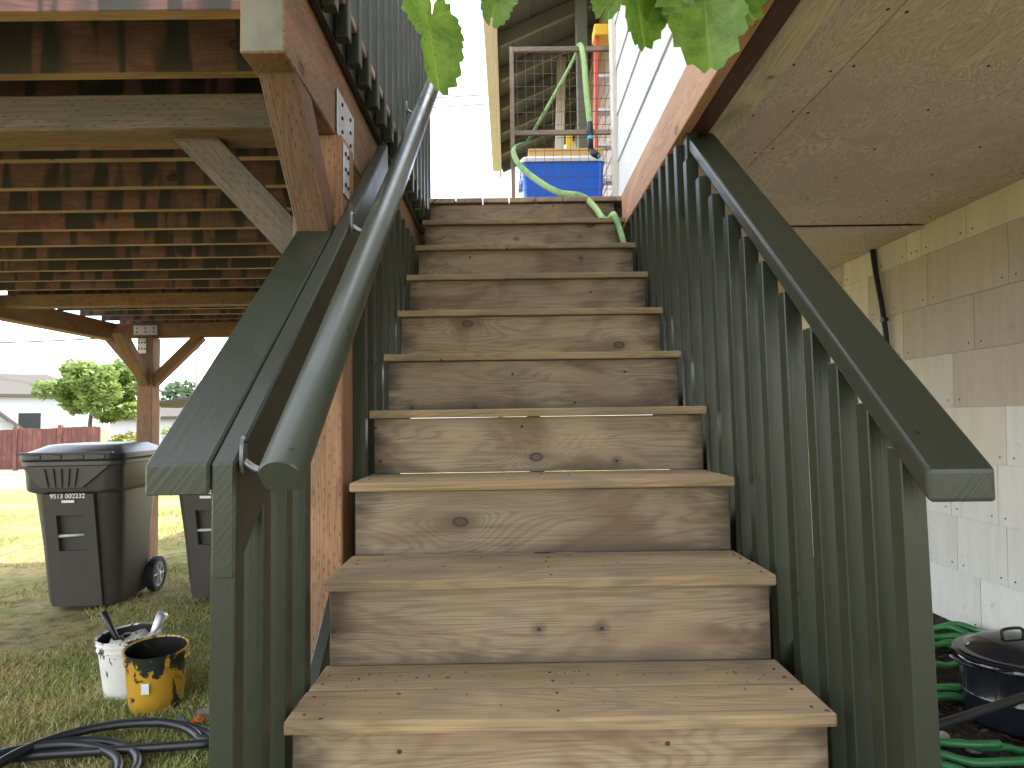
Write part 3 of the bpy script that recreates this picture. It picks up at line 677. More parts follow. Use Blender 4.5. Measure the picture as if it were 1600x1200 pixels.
# ------------------------------------------------------------------ gate, cooler and things on the landing
gt = thing('garden_gate', 'low wooden gate with wire mesh at the top of the stairs', 'gate', (.33, 3.75, 2.425))
GW = M['gatewood']; gx0, gx1, gz0, gz1, gy = .043, .655, 2.44, 3.40, 3.75
box('stile', gx0-.012, gx0+.012, gy-.012, gy+.012, gz0, gz1, GW, gt, 2, .002); box('stile', gx1-.012, gx1+.012, gy-.012, gy+.012, gz0, gz1, GW, gt, 2, .002)
for z in (gz1-.014, 2.893, gz0+.014): box('rail', gx0+.012, gx1-.012, gy-.010, gy+.010, z-.014, z+.014, GW, gt, 0, .002)
V = []; Fc = []
def addbox(V, Fc, x0, x1, y0, y1, z0, z1):
    b0 = len(V); V += [(x, y, z) for x in (x0, x1) for y in (y0, y1) for z in (z0, z1)]
    Fc += [tuple(b0+i for i in q) for q in ((0, 1, 3, 2), (4, 6, 7, 5), (0, 4, 5, 1), (2, 3, 7, 6), (0, 2, 6, 4), (1, 5, 7, 3))]
x = gx0+.03
while x < gx1-.01: addbox(V, Fc, x-.0012, x+.0012, gy+.013, gy+.0154, gz0, gz1-.01); x += .0508
z = gz0+.05
while z < gz1: addbox(V, Fc, gx0, gx1, gy+.0154, gy+.0178, z-.0012, z+.0012); z += .0762
mesh('wire_mesh', V, Fc, M['wire'], gt)
box('latch', .640, .70, gy-.03, gy-.012, 2.86, 2.885, M['trim'], gt, 0, .002); box('hinge', .63, .668, gy-.024, gy-.012, 3.37, 3.40, M['dark'], gt, 0, .002)
cl = thing('cooler', 'blue plastic cooler with white lid behind the wire gate', 'cooler', (.35, 4.1, 2.425))
loft('body', [rrect(.46, .34, .03, 2.427, .348, 4.13), rrect(.50, .37, .035, 2.80, .348, 4.13)], M['blue'], cl)
loft('lid', [rrect(.515, .385, .04, 2.801, .348, 4.13), rrect(.52, .39, .04, 2.82, .348, 4.13), rrect(.50, .37, .05, 2.835, .348, 4.13)], M['coolwhite'], cl)
for x in (.09, .606): box('handle', x-.012, x+.012, 4.05, 4.21, 2.70, 2.73, M['coolwhite'], cl, 1, .004)
cdb = box('cardboard_sheet', .14, .60, 3.98, 4.26, 2.838, 2.898, M['card'], None, 0, .004); tag(cdb, 'tan cardboard piece lying on top of the blue cooler', 'cardboard')
# flat lime hose: from behind the gate down over the top step
fh = thing('flat_hose', 'lime green flat hose hung on the gate and trailing down the top steps', 'hose', (.2, 3.7, 2.43))
tube('hose_run', spline([(.13, 3.80, 2.86), (.05, 3.73, 2.80), (.07, 3.70, 2.70), (.16, 3.62, 2.58), (.28, 3.54, 2.475), (.40, 3.49, 2.435), (.46, 3.435, 2.36), (.50, 3.33, 2.255), (.53, 3.22, 2.245), (.575, 3.17, 2.06)], 8), .017, M['hoselime'], fh, 8, flat=.45)
tube('hose_run', spline([(.13, 3.80, 2.86), (.26, 3.78, 3.08), (.40, 3.77, 3.33), (.435, 3.75, 3.415), (.455, 3.725, 3.33), (.47, 3.72, 3.10), (.485, 3.72, 2.93)], 8), .016, M['hoselime'], fh, 8, flat=.55)
nz = tube('nozzle', [(.485, 3.72, 2.94), (.486, 3.72, 2.90), (.487, 3.72, 2.84), (.488, 3.72, 2.775)], [.015, .018, .015, .016], M['black'], fh, 10)
tube('nozzle_ring', [(.487, 3.72, 2.855), (.487, 3.72, 2.835)], .0185, M['teal'], nz, 10)
tube('spray_head', [(.488, 3.72, 2.785), (.50, 3.70, 2.75), (.525, 3.68, 2.725)], [.014, .02, .017], M['black'], nz, 10)
tube('nozzle_ring', [(.525, 3.68, 2.726), (.53, 3.677, 2.722)], .013, M['teal'], nz, 10)
ld = thing('stepladder', 'red fibreglass stepladder standing behind the gate', 'ladder', (.62, 4.5, 2.425))
for dx in (0, .26):
    board('rail', (.60+dx, 4.45, 2.43), (.66+dx, 4.62, 3.95), .026, .07, M['red'], ld, (0, 1, 0), .003)
for k in range(5): s = .12+k*.17; board('step', (.60+.06*s+.014, 4.45+.17*s, 2.43+1.52*s), (.86+.06*s-.014, 4.45+.17*s, 2.43+1.52*s), .08, .022, M['steel'], ld, (0, 0, 1), .002)
box('top_cap', .64, .93, 4.56, 4.70, 3.95, 4.03, M['yellow'], ld, 0, .006)
lb = board('leaning_board', (.47, 6.4, 2.43), (.60, 6.75, 5.0), .09, .04, M['trim'], None, (0, 1, 0), .003); tag(lb, 'cream painted board leaning against the porch wall behind the gate', 'board')
yl = board('yellow_level', (.55, 5.9, 2.43), (.60, 6.1, 3.9), .06, .03, M['yellow'], None, (0, 1, 0), .003); tag(yl, 'yellow straightedge leaning beside the dark porch post', 'level')
V = []; Fc = []
for j in range(14):
    for i in range(10): V.append((.60+i*.012+random.uniform(-.008, .008), 4.3+random.uniform(-.03, .03), 3.98+j*.035+random.uniform(-.01, .01)))
for j in range(13):
    for i in range(9): Fc.append((j*10+i, j*10+i+1, j*10+i+11, j*10+i+10))
fo = mesh('foil_bag', V, Fc, M['foil']); md = fo.modifiers.new('s', 'SOLIDIFY'); md.thickness = .004
tag(fo, 'crumpled silvery foil bag hanging above the ladder', 'bag')

# ------------------------------------------------------------------ trash carts
def make_cart():
    P, Lp = M['plastic'], M['lidplastic']
    t = thing('trash_cart', 'dark grey wheeled trash cart with white number 9513 002232 on the lawn', 'trash cart', (0, 0, 0), 'trash carts on the lawn')
    secs = []
    for z, w, d, r, cy in ((.03, .44, .50, .07, .06), (.06, .47, .53, .10, .055), (.45, .52, .60, .13, .03), (.80, .565, .68, .14, .01), (.815, .60, .72, .12, .0), (.83, .61, .73, .10, 0), (.985, .625, .75, .10, 0), (.99, .655, .78, .11, 0), (1.015, .655, .78, .11, 0)):
        secs.append(rrect(w, d, r, z, 0, cy, 8))
    loft('body', secs, P, t)
    secs = [rrect(.645, .80, .11, 1.017, 0, .0, 8), rrect(.665, .82, .12, 1.03, 0, .0, 8), rrect(.665, .82, .12, 1.062, 0, 0, 8), rrect(.60, .74, .14, 1.082, 0, .01, 8), rrect(.48, .60, .14, 1.118, 0, .02, 8), rrect(.40, .5, .14, 1.124, 0, .02, 8)]
    lid = loft('lid', secs, Lp, t)
    for x in (-.2, -.07, .07, .2): board('lid_rib', (x, -.412, 1.046), (x+.05, -.412, 1.046), .008, .026, Lp, lid, (0, 0, 1), .002)
    board('lid_lip', (-.30, -.405, 1.070), (.30, -.405, 1.070), .03, .014, Lp, lid, (0, 0, 1), .003)
    # shield with flutes on the front
    V = [(-.27, -.378, .985), (.27, -.378, .985), (.10, -.372, .845), (-.16, -.372, .845), (-.27, -.40, .985), (.27, -.40, .985), (.10, -.388, .845), (-.16, -.388, .845)]
    sh = mesh('front_shield', V, [(4, 7, 6, 5), (0, 4, 5, 1), (1, 5, 6, 2), (2, 6, 7, 3), (3, 7, 4, 0)], P, t)
    for x in (-.13, -.075, -.025, .025, .075): board('flute', (x, -.404, .97), (x*.8-.005, -.392, .85), .008, .014, P, sh, (0, 1, 0), .002)
    # lower front panel with recess and lift bar
    def fy(z): return -(.205+.135*(z-.06)/.74)+.0
    for (x0, x1, z0, z1) in ((-.16, -.085, .04, .80), (.085, .16, .04, .80), (-.085, .085, .66, .80), (-.085, .085, .04, .42)):
        V = []
        for off in (.03, -.03):
            for x, z in ((x0, z0), (x1, z0), (x1, z1), (x0, z1)): V.append((x, fy(z)+off, z))
        mesh('front_panel', V, [(4, 5, 6, 7), (0, 4, 7, 3), (1, 2, 6, 5), (3, 7, 6, 2), (0, 1, 5, 4)], P, t)
    tube('lift_bar', [(-.084, fy(.52)-.018, .52), (.084, fy(.52)-.018, .525)], .010, M['bar'], t)
    for s in (-1, 1):
        def wh(name, r, x0, x1, mat, par):
            n = 28; prof_ = [(x0, r*.75), (x0, r*.95), (x0+(x1-x0)*.25, r), (x0+(x1-x0)*.75, r), (x1, r*.95), (x1, r*.75)]
            return loft(name, [[(s*x, .30+q*math.cos(2*math.pi*k/n), .125+q*math.sin(2*math.pi*k/n)) for k in range(n)] for x, q in prof_], mat, par, False, False)
        w = wh('wheel', .125, .245, .30, M['tyre'], t)
        n = 20
        hub = loft('rim', [[(s*x, .30+q*math.cos(2*math.pi*k/n), .125+q*math.sin(2*math.pi*k/n)) for k in range(n)] for x, q in ((.26, .094), (.292, .094), (.292, .080), (.275, .078))], M['rimgrey'], w, cap1=True)
        for k in range(6):
            a = k*math.pi/3; board('spoke', (s*.288, .30, .125), (s*.288, .30+.085*math.cos(a), .125+.085*math.sin(a)), .012, .018, M['rimgrey'], w, (1, 0, 0), .002)
        tube('hub', [(s*.27, .30, .125), (s*.302, .30, .125)], .022, M['rimgrey'], w, 12)
        for k in range(26):
            a = k*2*math.pi/26; board('tread_lug', (s*.25, .30+.124*math.cos(a), .125+.124*math.sin(a)), (s*.296, .30+.124*math.cos(a), .125+.124*math.sin(a)), .012, .008, M['tyre'], w, (0, math.cos(a), math.sin(a)), 0)
    tube('axle', [(-.25, .30, .125), (.25, .30, .125)], .012, M['steel'], t)
    tube('grab_handle', spline([(-.2, .39, .97), (-.2, .45, .99), (.2, .45, .99), (.2, .39, .97)], 6), .014, P, t)
    return t
def text(name, s, size, mat, parent, world):
    cu = bpy.data.curves.new(name, 'FONT'); cu.body = s; cu.size = size; cu.align_x = 'CENTER'; cu.extrude = .0006; cu.offset = size*.012
    ob = bpy.data.objects.new('tmp', cu); C.objects.link(ob)
    dg = bpy.context.evaluated_depsgraph_get(); me = bpy.data.meshes.new_from_object(ob.evaluated_get(dg))
    bpy.data.objects.remove(ob, do_unlink=True); me.materials.clear(); me.materials.append(mat)
    return link(bpy.data.objects.new(name, me), parent, world)
cart = make_cart()
Tm = Matrix.Rotation(R(90), 4, 'X')
text('cart_number', '9513 002232', .042, M['white'], cart, Matrix.Translation((.0, -.372, .775)) @ Tm)
stk = box('sticker', -.035, .045, -.3745, -.3725, .745, .762, M['white'], cart, 0, 0)
cart2 = copy_tree(cart, Matrix.Translation((-2.03, 4.92, 0)) @ Matrix.Rotation(R(-6), 4, 'Z'))
cart.matrix_basis = Matrix.Translation((-2.93, 4.78, 0)) @ Matrix.Rotation(R(4), 4, 'Z')
cart['label'] = 'dark grey trash cart with white number, farthest left on the lawn'
cart2['label'] = 'dark grey trash cart half hidden behind the left stair railing'

# ------------------------------------------------------------------ paint buckets
def bucket(name, label, mat, x, y, r, h, tilt):
    t = thing(name, label, 'bucket', (x, y, 0), 'paint buckets on the lawn')
    W = Matrix.Translation((x, y, .002)) @ Matrix.Rotation(R(tilt[0]), 4, 'X') @ Matrix.Rotation(R(tilt[1]), 4, 'Y')
    secs = [ring(r*.80, .0), ring(r*.84, .006), ring(r*.955, h*.80), ring(r*1.0, h*.805), ring(r*1.0, h*.83), ring(r*.965, h*.835), ring(r*.975, h*.9), ring(r*1.01, h*.905), ring(r*1.01, h*.925), ring(r*.98, h*.93), ring(r*.985, h*.975), ring(r*1.025, h*.98), ring(r*1.03, h), ring(r*.975, h*1.004), ring(r*.955, h*.98)]
    loft('shell', secs, mat, t, True, False, True, W)
    secs = [ring(r*.954, h*.98), ring(r*.93, h*.7), ring(r*.86, .05), ring(r*.3, .045)]
    loft('inside', secs, M['pailin'], t, False, True, True, W)
    for s in (-1, 1):
        tube('ear', [W @ Vector((s*r*.99, 0, h*.86)), W @ Vector((s*r*1.10, 0, h*.86))], .014, mat, t, 10)
    arc = [W @ Vector((r*1.07*math.cos(a), r*1.12*math.sin(a), h*.86-r*.75*math.sin(a))) for a in [math.pi*k/20 for k in range(21)]]
    tube('bail', arc, .0022, M['steel'], t, 6)
    return t, W
by_, Wy = bucket('paint_bucket', 'yellow bucket smeared with dark paint, nearer of the two buckets', M['pailY'], -1.60, 3.06, .130, .26, (5, 2))
o = box('barcode_label', -.016, .016, -.0015, .0, -.024, .024, M['white'], by_, 0, 0)
o.matrix_basis = Wy @ Matrix.Rotation(R(8), 4, 'Z') @ Matrix.Translation((0, -.1275, .13)) @ Matrix.Rotation(R(4), 4, 'X'); 
bw_, Ww = bucket('paint_bucket', 'white bucket smeared with dark paint, behind the yellow bucket', M['pailW'], -1.80, 3.22, .135, .27, (3, -2))
bh = tube('brush_handle', [(-1.80, 3.20, .12), (-1.87, 3.20, .26), (-1.93, 3.20, .375)], [.013, .013, .015], M['black'], None, 10); tag(bh, 'black tool handle sticking up from the white bucket', 'handle')
bh2 = tube('roller_handle', [(-1.74, 3.26, .15), (-1.715, 3.26, .26), (-1.68, 3.26, .345)], [.02, .02, .024], M['steel'], None, 12); tag(bh2, 'grey roller handle sticking out of the white bucket', 'handle')
V = []; Fc = []
for j in range(9):
    for i in range(9): V.append((-1.80+(i-4)*.022, 3.24+(j-4)*.022, .24+.03*mnoise.noise(Vector((i*.7, j*.7, 2)))+random.uniform(-.006, .006)))
for j in range(8):
    for i in range(8): Fc.append((j*9+i, j*9+i+1, j*9+i+10, j*9+i+9))
rg_ = mesh('paint_rag', V, Fc, M['pailW'], smooth=True); rg_.modifiers.new('s', 'SOLIDIFY').thickness = .006; tag(rg_, 'paint stained rag stuffed in the white bucket', 'rag')
def scrap(name, label, mat, x, y, s, sx):
    V = []; Fc = []
    for j in range(6):
        for i in range(6): V.append((x+(i-2.5)*s*sx+random.uniform(-.2, .2)*s, y+(j-2.5)*s*.7+random.uniform(-.3, .3)*s, .018+.02*mnoise.noise(Vector((i*.6+x*9, j*.6, 1)))+random.uniform(0, .006)))
    for j in range(5):
        for i in range(5): Fc.append((j*6+i, j*6+i+1, j*6+i+7, j*6+i+6))
    o = mesh(name, V, Fc, mat, smooth=True); o.modifiers.new('s', 'SOLIDIFY').thickness = .004; tag(o, label, 'scrap')
scrap('blue_scrap', 'crumpled blue scrap on the grass beside the buckets', M['rag'], -1.385, 2.82, .012, 1)
scrap('orange_scrap', 'crumpled orange scrap on the grass beside the blue scrap', M['orange'], -1.315, 2.85, .011, .9)
pl_ = box('grey_plank', -1.62, -1.15, 3.10, 3.16, .005, .025, M['gatewood'], None, 0, .003)
pl_.matrix_basis = Matrix.Translation((-1.14, 3.02, .016)) @ Matrix.Rotation(R(28), 4, 'Z'); tag(pl_, 'grey plank end lying in the grass behind the railing', 'plank')
# black hose coil on the grass
pts = []
for k in range(150):
    a = k/150*2*math.pi*3.6+.6; rr_ = .30+.05*math.sin(a*.37)+.045*math.sin(a*.21+1)
    pts.append((-1.50+.10*math.sin(a*.31)+rr_*1.05*math.cos(a)-.12*(k/150), 2.38+rr_*.95*math.sin(a)+.05*math.sin(a*.23), .022+.018*(1+math.sin(a*.9))+.0001*k))
pts = [(-2.2, 2.30, .02), (-2.0, 2.52, .025)]+pts
tag(tube('rubber_hose', spline(pts, 3), .0165, M['rubber'], None, 10), 'black rubber hose coiled on the lawn at the lower left', 'hose')

# ------------------------------------------------------------------ pot, hoses and stones on the right
pt = thing('canning_pot', 'black speckled enamel pot with lid on the soil', 'pot', (1.90, 2.52, .09))
W = Matrix.Translation((1.90, 2.56, .095))
loft('body', [ring(.165, 0), ring(.175, .01), ring(.176, .10), ring(.179, .105), ring(.177, .11), ring(.178, .215), ring(.184, .222), ring(.180, .23), ring(.182, .25), ring(.19, .256), ring(.178, .258)], M['enamel'], pt, True, True, True, W)
lidW = W @ Matrix.Translation((0, 0, .262)) @ Matrix.Rotation(R(-4), 4, 'Y')
loft('lid', [ring(.198, -.012), ring(.20, -.004), ring(.192, .0), ring(.165, .004), ring(.15, .018), ring(.12, .036), ring(.06, .048), ring(.015, .051)], M['enamel'], pt, True, True, True, lidW)
tube('lid_handle', [lidW @ Vector(p) for p in spline([(-.04, 0, .045), (-.035, 0, .075), (.035, 0, .075), (.04, 0, .045)], 5)], .006, M['black'], pt)
for s in (-1, 1): tube('handle', [W @ Vector(p) for p in spline([(s*.17, -.05, .21), (s*.215, -.04, .225), (s*.215, .04, .225), (s*.17, .05, .21)], 5)], .008, M['black'], pt)
rod = tube('black_pipe', [(1.05, 2.18, .13), (1.35, 2.26, .20), (1.86, 2.28, .34)], .016, M['rubber'], None, 10); tag(rod, 'straight black pipe leaning across the green hose against the pot', 'pipe')
hp = []
for k in range(140):
    a = k/140*2*math.pi*5.3; q = .22+.07*math.sin(a*.41)
    x = min(2.2, 1.86+q*1.35*math.cos(a)+.05*math.sin(a*.3)); y = 3.05+q*1.25*math.sin(a)+.08*math.sin(a*.17); hp.append((x, y, bedz(x, y)+.022+.02*(1+math.sin(a*.77))))
tag(tube('garden_hose', spline(hp, 3), .014, M['hosegreen'], None, 8), 'bright green garden hose looped on the soil behind the pot', 'hose')
hp = []
for k in range(110):
    a = k/110*2*math.pi*3.6+1; q = .33+.08*math.sin(a*.43)
    x = 1.66+q*1.15*math.cos(a); y = 2.46+q*.8*math.sin(a)+.03*math.sin(a*.3); hp.append((x, y, bedz(x, y)+.02+.016*(1+math.sin(a*.6))))
tag(tube('garden_hose', spline(hp, 3), .0135, plain('deep green hose', (.03, .17, .055), .35, .5, 12), None, 8), 'dark green garden hose looped around the foot of the pot', 'hose')
for k, (x, y, s) in enumerate(((1.36, 2.40, .03), (1.47, 2.36, .035), (1.42, 2.28, .022), (1.56, 2.30, .028))):
    bm = bmesh.new(); bmesh.ops.create_icosphere(bm, subdivisions=2, radius=s)
    for v in bm.verts: v.co = Vector((v.co.x*1.25, v.co.y*.9, v.co.z*.6))*(1+.3*mnoise.noise(v.co*22+Vector((k*5, 0, 0))))
    me = bpy.data.meshes.new('stone'); bm.to_mesh(me); bm.free(); me.materials.append(M['stone'])
    o = link(bpy.data.objects.new('stone', me), None, Matrix.Translation((x, y, bedz(x, y)+s*.4)))
    tag(o, ['leftmost pale stone on the dark soil before the pot', 'largest pale stone on the dark soil before the pot', 'smallest pale stone nearest the railing on the soil', 'rightmost pale stone on the dark soil before the pot'][k], 'stone', 'stones on the soil')

# ------------------------------------------------------------------ overhanging leaves
def leaf_mesh(s, seed, mat, lob=3.0):
    rnd = random.Random(seed); n = 72; out = []
    for k in range(n):
        a = 2*math.pi*k/n        # a=0 is the tip
        lobe = .62+.30*abs(math.cos(a*lob/2))**1.4+.16*math.cos(a)
        if abs(a-math.pi) < .30: lobe *= .45+.55*abs(a-math.pi)/.30
        lobe += .045*((k % 3)-1)+rnd.uniform(-.025, .025); out.append((a, lobe))
    V = [(0, 0, 0)]; Fc = []
    for rI, q in enumerate((.35, .68, 1.0)):
        for a, l in out:
            x, y = s*l*q*math.sin(a)*.78, s*l*q*math.cos(a)
            V.append((x, y, s*(.10*math.cos(a*lob)*q*q-.28*q*q*abs(math.sin(a))*.5-.12*(y/s)**2+.03*rnd.uniform(-1, 1)*q)))
    hole = set(rnd.sample(range(n), 3))
    for k in range(n):
        k2 = (k+1) % n; Fc.append((0, 1+k, 1+k2))
        for rI in range(2):
            if rI == 1 and k in hole and k % 2: continue
            a, b_ = 1+rI*n+k, 1+rI*n+k2; Fc.append((a, a+n, b_+n, b_))
    me = bpy.data.meshes.new('leaf'); me.from_pydata(V, [], Fc); me.polygons.foreach_set('use_smooth', [True]*len(me.polygons)); me.materials.append(mat); return me
br_ = thing('leafy_branch', 'leafy green branch hanging into view from above', 'branch', (.1, .86, 2.0))
tube('twig', spline([(-.35, .98, 2.02), (-.1, .90, 1.96), (.12, .86, 1.95), (.35, .86, 1.93), (.6, .80, 1.98)], 6), .004, M['bark'], br_)
LS = [(-.100, .88, 1.79, .082, 172, 48, 1), (-.012, .90, 1.845, .05, 190, 20, 3), (.178, .86, 1.828, .070, 165, 18, 4), (.262, .84, 1.80, .102, 178, -14, 5), (.222, .85, 1.83, .045, 150, -30, 6), (.375, .84, 1.845, .045, 190, 30, 7), (.335, .83, 1.875, .055, 160, 10, 8), (.12, .9, 1.92, .06, 175, 5, 9), (.215, .88, 1.86, .075, 200, 25, 10), (.30, .87, 1.85, .07, 150, -20, 12), (.155, .90, 1.86, .055, 185, -30, 13)]
for x, y, z, s, rot, yaw, sd_ in LS:
    # the leaf's tip (+y local) hangs down, its face turned to the camera
    W = Matrix.Translation((x, y, z)) @ Matrix.Rotation(R(yaw), 4, 'Z') @ Matrix.Rotation(R(rot-180), 4, 'Y') @ Matrix.Rotation(R(-90-random.uniform(-14, 14)), 4, 'X')
    lf = link(bpy.data.objects.new('leaf', leaf_mesh(s, sd_, M['leafnear'])), br_, W)
    tube('stalk', [W @ Vector((0, -.25*s, 0)), W @ Vector((0, -.7*s, .1*s)), Vector((x+.01, y, 1.96))], .0018, M['leafnear'], lf, 6)

# ------------------------------------------------------------------ background left
def tree(name, label, x, y, z, w, h, trunk, mat, n, seed, cat='tree', ls=.12, group=None):
    rnd = random.Random(seed); t = thing(name, label, cat, (x, y, z), group)
    tp = spline([(x, y, z), (x+.1*w*.3, y, z+trunk*.6), (x-.05*w, y, z+trunk), (x, y, z+trunk+h*.45)], 5)
    nn = len(tp); tube('trunk', tp, [max(.02, w*.045*(1-.75*i/nn)) for i in range(nn)], M['bark'], t, 8)
    V = []; Fc = []
    cl = [(rnd.gauss(0, .24)*w, rnd.gauss(0, .24)*w, trunk+h*(.15+.75*rnd.random()), rnd.uniform(.10, .22)*w) for _ in range(34)]
    for k in range(n):
        cx, cy, cz, r = rnd.choice(cl); v = Vector((rnd.gauss(0, 1), rnd.gauss(0, 1), rnd.gauss(0, 1))).normalized()*r*rnd.uniform(.6, 1.05)
        f = 1-.5*abs((cz-trunk)/h-.42)
        p = Vector((x+cx*f+v.x, y+cy*f+v.y, z+cz+v.z*.75)); a = Vector((rnd.gauss(0, 1), rnd.gauss(0, 1), rnd.gauss(0, .5))).normalized(); c = Vector((rnd.gauss(0, 1), rnd.gauss(0, 1), rnd.gauss(0, 1))).cross(a).normalized(); s = ls*rnd.uniform(.5, 1.2); b0 = len(V)
        V += [p-a*s, p+c*s*.5, p+a*s, p-c*s*.5]; Fc.append((b0, b0+1, b0+2, b0+3))
    mesh('crown', V, Fc, mat, t)
tree('maple_tree', 'round bright green tree beyond the red fence', -13.35, 21.5, -.3, 2.7, 2.1, 1.45, M['leaf'], 7500, 1)
tree('yellow_bush', 'yellow green bush to the right of the round tree', -12.1, 21.2, -.5, 2.2, 1.3, .1, M['leafyellow'], 4500, 2, 'bush', .09)
tree('dark_shrub', 'dark green shrub behind the far deck post', -10.3, 23, -.8, 2.2, 2.2, .2, M['leaf'], 4000, 3, 'bush', .1)
tree('distant_tree', 'hazy tree far behind the carport roof', -29, 60, -1.6, 8, 5, 1.2, M['leafblue'], 5000, 4, 'tree', .3)
tree('distant_tree', 'hazy wide tree far right of the far deck post', -24, 58, -1.6, 8, 4.2, 1.0, M['leafblue'], 5000, 5, 'tree', .3)
tree('conifer', 'dark conifer at the left edge above the far roof', -37, 46, -1.6, 3.4, 6.5, 1.0, M['leaf'], 4000, 6, 'tree', .2)
tree('treetop', 'small treetop showing below the eave beyond the landing', -.25, 16.5, .0, 1.6, 3.8, 3.1, M['leaf'], 3500, 8, 'tree', .09)
# red fence
FR = wood('red stained fence', (.14, .055, .045), (.11, .045, .037), (.06, .027, .022), knots=.05, stain_amt=.3)
fc = thing('red_fence', 'low red board fence across the lawn', 'fence', (-14, 18.5, 0))
x = -18.5
while x < -11.4:
    zt_ = 1.06+.05*(x+18.5)/2.5
    box('post', x-.05, x+.05, 18.44, 18.54, 0, zt_+.06, FR, fc, 2, .004); q = x+.055
    while q < x+1.15 and q < -11.4: box('fence_board', q, q+.126, 18.48+random.uniform(-.004, .004), 18.50, .03, zt_+random.uniform(-.01, .01), FR, fc, 2, .003); q += .132
    x += 1.22
WP = plain('white house paint', (.45, .46, .49), .7, .1); RS = plain('grey roof shingles', (.075, .066, .06), .9, .4, 6)
pf = thing('picket_fence', 'white picket fence beside the yellow bush', 'fence', (-11.5, 20.3, -.25))
x = -12.6
while x < -10.0: box('picket', x, x+.06, 20.3, 20.32, -.25, .62, WP, pf, 2, .004); x += .115
box('rail', -12.6, -10.0, 20.325, 20.35, .0, .06, WP, pf, 0, .002); box('rail', -12.6, -10.0, 20.325, 20.35, .4, .46, WP, pf, 0, .002)
def prism_house(name, label, x0, x1, y0, y1, z0, ze, zr, along, over=.35, wins=(), turn=0):
    t = thing(name, label, 'house', ((x0+x1)/2, y0, z0)); W0 = t.matrix_basis.copy()
    box('wall', x0, x1, y0, y1, z0, ze, WP, t, 0, 0)
    zz = z0+.1; 
    while zz < ze-.05: board('clapboard', (x0, y0-.012, zz+.09), (x1, y0-.012, zz+.09), .012, .19, WP, t, (0, -.08, 1), 0); zz += .18
    xm, ym = (x0+x1)/2, (y0+y1)/2
    if along == 'x':      # ridge along x, hipped
        V = [(x0-over, y0-over, ze), (x1+over, y0-over, ze), (x1+over, y1+over, ze), (x0-over, y1+over, ze), (x0+(x1-x0)*.25, ym, zr), (x1-(x1-x0)*.25, ym, zr)]
        V += [(a, b_, c-.15) for a, b_, c in V[:4]]; Fq = [(0, 1, 5, 4), (1, 2, 5), (2, 3, 4, 5), (3, 0, 4), (0, 6, 7, 1), (1, 7, 8, 2), (2, 8, 9, 3), (3, 9, 6, 0), (6, 9, 8, 7)]
    else:                 # gable facing the camera
        V = []
        for y in (y0-over, y1+over):
            for dz in (0, -.14): V += [(x0-over, y, ze-.2+dz), (xm, y, zr+dz), (x1+over, y, ze-.2+dz)]
        Fq = [(0, 1, 7, 6), (1, 2, 8, 7), (3, 9, 10, 4), (4, 10, 11, 5), (0, 3, 4, 1), (1, 4, 5, 2), (6, 7, 10, 9), (7, 8, 11, 10), (0, 6, 9, 3), (2, 5, 11, 8)]
        mesh('gable', [(x0, y0, ze-.05), (x1, y0, ze-.05), (xm, y0, zr-.25), (x0, y0+.1, ze-.05), (x1, y0+.1, ze-.05), (xm, y0+.1, zr-.25)], [(0, 1, 2), (3, 5, 4), (0, 3, 4, 1), (1, 4, 5, 2), (2, 5, 3, 0)], WP, t)
    mesh('roof', V, Fq, RS, t)
    for a, b_, c, d in wins:
        w = box('window', a, b_, y0-.06, y0-.02, c, d, WP, t, 0, .01); box('pane', a+.08, b_-.08, y0-.07, y0-.055, c+.08, d-.08, M['black'], w, 0, 0)
    if turn: t.matrix_basis = Matrix.Translation((x1, y0, 0)) @ Matrix.Rotation(R(turn), 4, 'Z') @ Matrix.Translation((-x1, -y0, 0)) @ W0
prism_house('far_house', 'large white house with brown hipped roof behind the round tree', -35.5, -24.5, 40, 48, -1.6, 3.0, 4.4, 'x', wins=((-28.5, -27.3, .8, 2.0),), turn=33)
prism_house('white_garage', 'small white clapboard garage with sloping roof behind the red fence', -26.9, -18.9, 25.5, 31, -1.6, 1.3, 5.0, 'y', wins=((-20.2, -19.9, 1.0, 1.3),), turn=37)
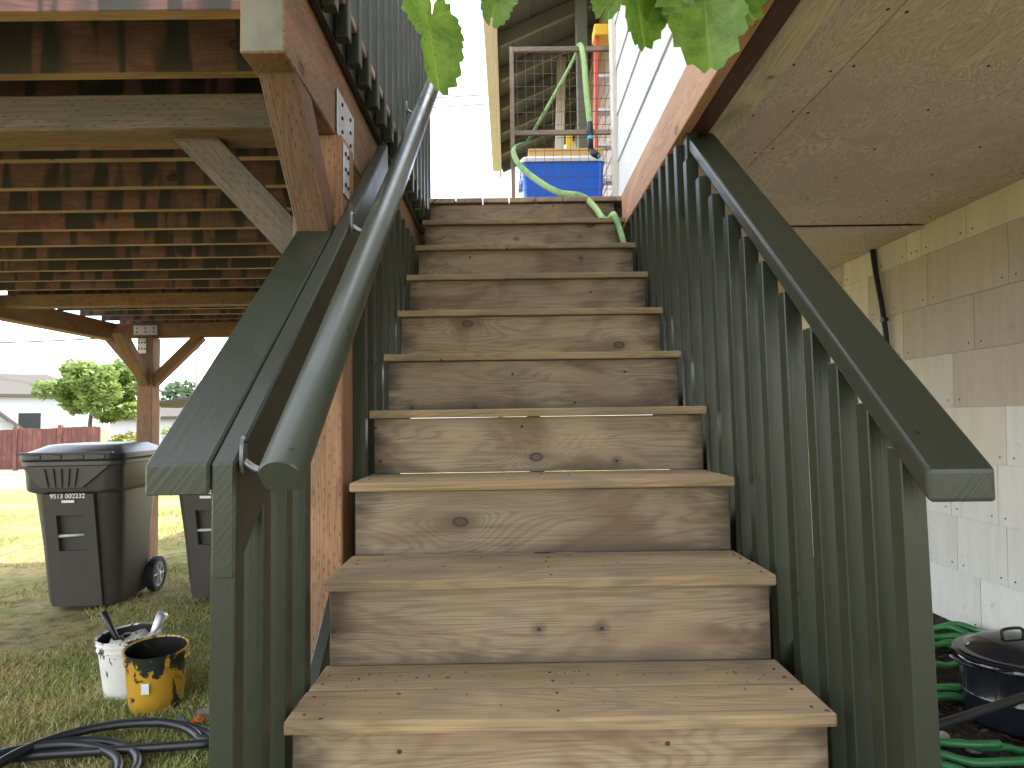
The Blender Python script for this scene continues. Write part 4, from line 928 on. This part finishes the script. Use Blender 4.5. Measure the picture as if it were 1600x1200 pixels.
prism_house('distant_house', 'white house wall low behind the round tree trunk', -21.5, -16.0, 36, 42, -1.6, 1.6, 2.6, 'x')
cp = thing('carport', 'flat pale carport roof beyond the far deck post', 'carport', (-12.0, 26, -1.4))
board('roof', (-13.6, 26, 1.9), (-10.5, 26, 2.35), 3.0, .1, RS, cp, (0, 0, 1), .01)
for x in (-13.2, -10.9): box('post', x, x+.1, 25, 25.1, -1.4, 1.9, WP, cp, 2, .01)
po = thing('utility_pole', 'grey utility pole beyond the deck', 'pole', (-21.0, 45, -1.6)); tube('shaft', [(-21.0, 45, -1.6), (-21.0, 45, 8)], .16, plain('grey pole wood', (.3, .29, .27), .9), po, 8); box('crossarm', -22, -20, 44.9, 45.1, 7.2, 7.4, M['gatewood'], po, 0, 0)
def wire(label, a, b_, r, sag=.4):
    pts = [Vector(a).lerp(Vector(b_), k/16)-Vector((0, 0, sag*4*(k/16)*(1-k/16))) for k in range(17)]
    tag(tube('power_line', pts, r, M['black'], None, 5), label, 'wire', 'overhead wires')
wire('thick overhead wire running just under the far deck beam', (-34, 40, 6.2), (-17, 40, 6.9), .045, .2)
wire('thin overhead wire sloping down from the left above the round tree', (-34, 42, 6.0), (-21, 45, 4.9), .02, .3)
wire('thin overhead wire sloping down to the far house roof', (-34, 40, 5.2), (-26, 40, 4.3), .02, .2)
wire('faint overhead wire highest at left beside the deck beam', (-34, 44, 6.15), (-21, 45, 6.2), .015, .2)
for k, (z0, z1) in enumerate(((18.2, 19.4), (17.1, 18.1), (15.8, 16.8), (15.3, 16.4))):
    wire(['topmost overhead wire in the gap of sky above the landing', 'second overhead wire from the top in the sky gap', 'third overhead wire from the top in the sky gap', 'lowest overhead wire in the gap of sky above the landing'][k], (-14, 30, z0), (8, 30, z1), .022, .25)

# the branch's tree, unseen behind the camera; crown added to cut light on near steps
tree('shade_tree', 'unseen broad leafy tree behind the viewer, added to shade the foot of the stairs', .5, -1.9, 0, 4.4, 2.2, 2.5, M['leaf'], 10000, 11, 'tree', .13)
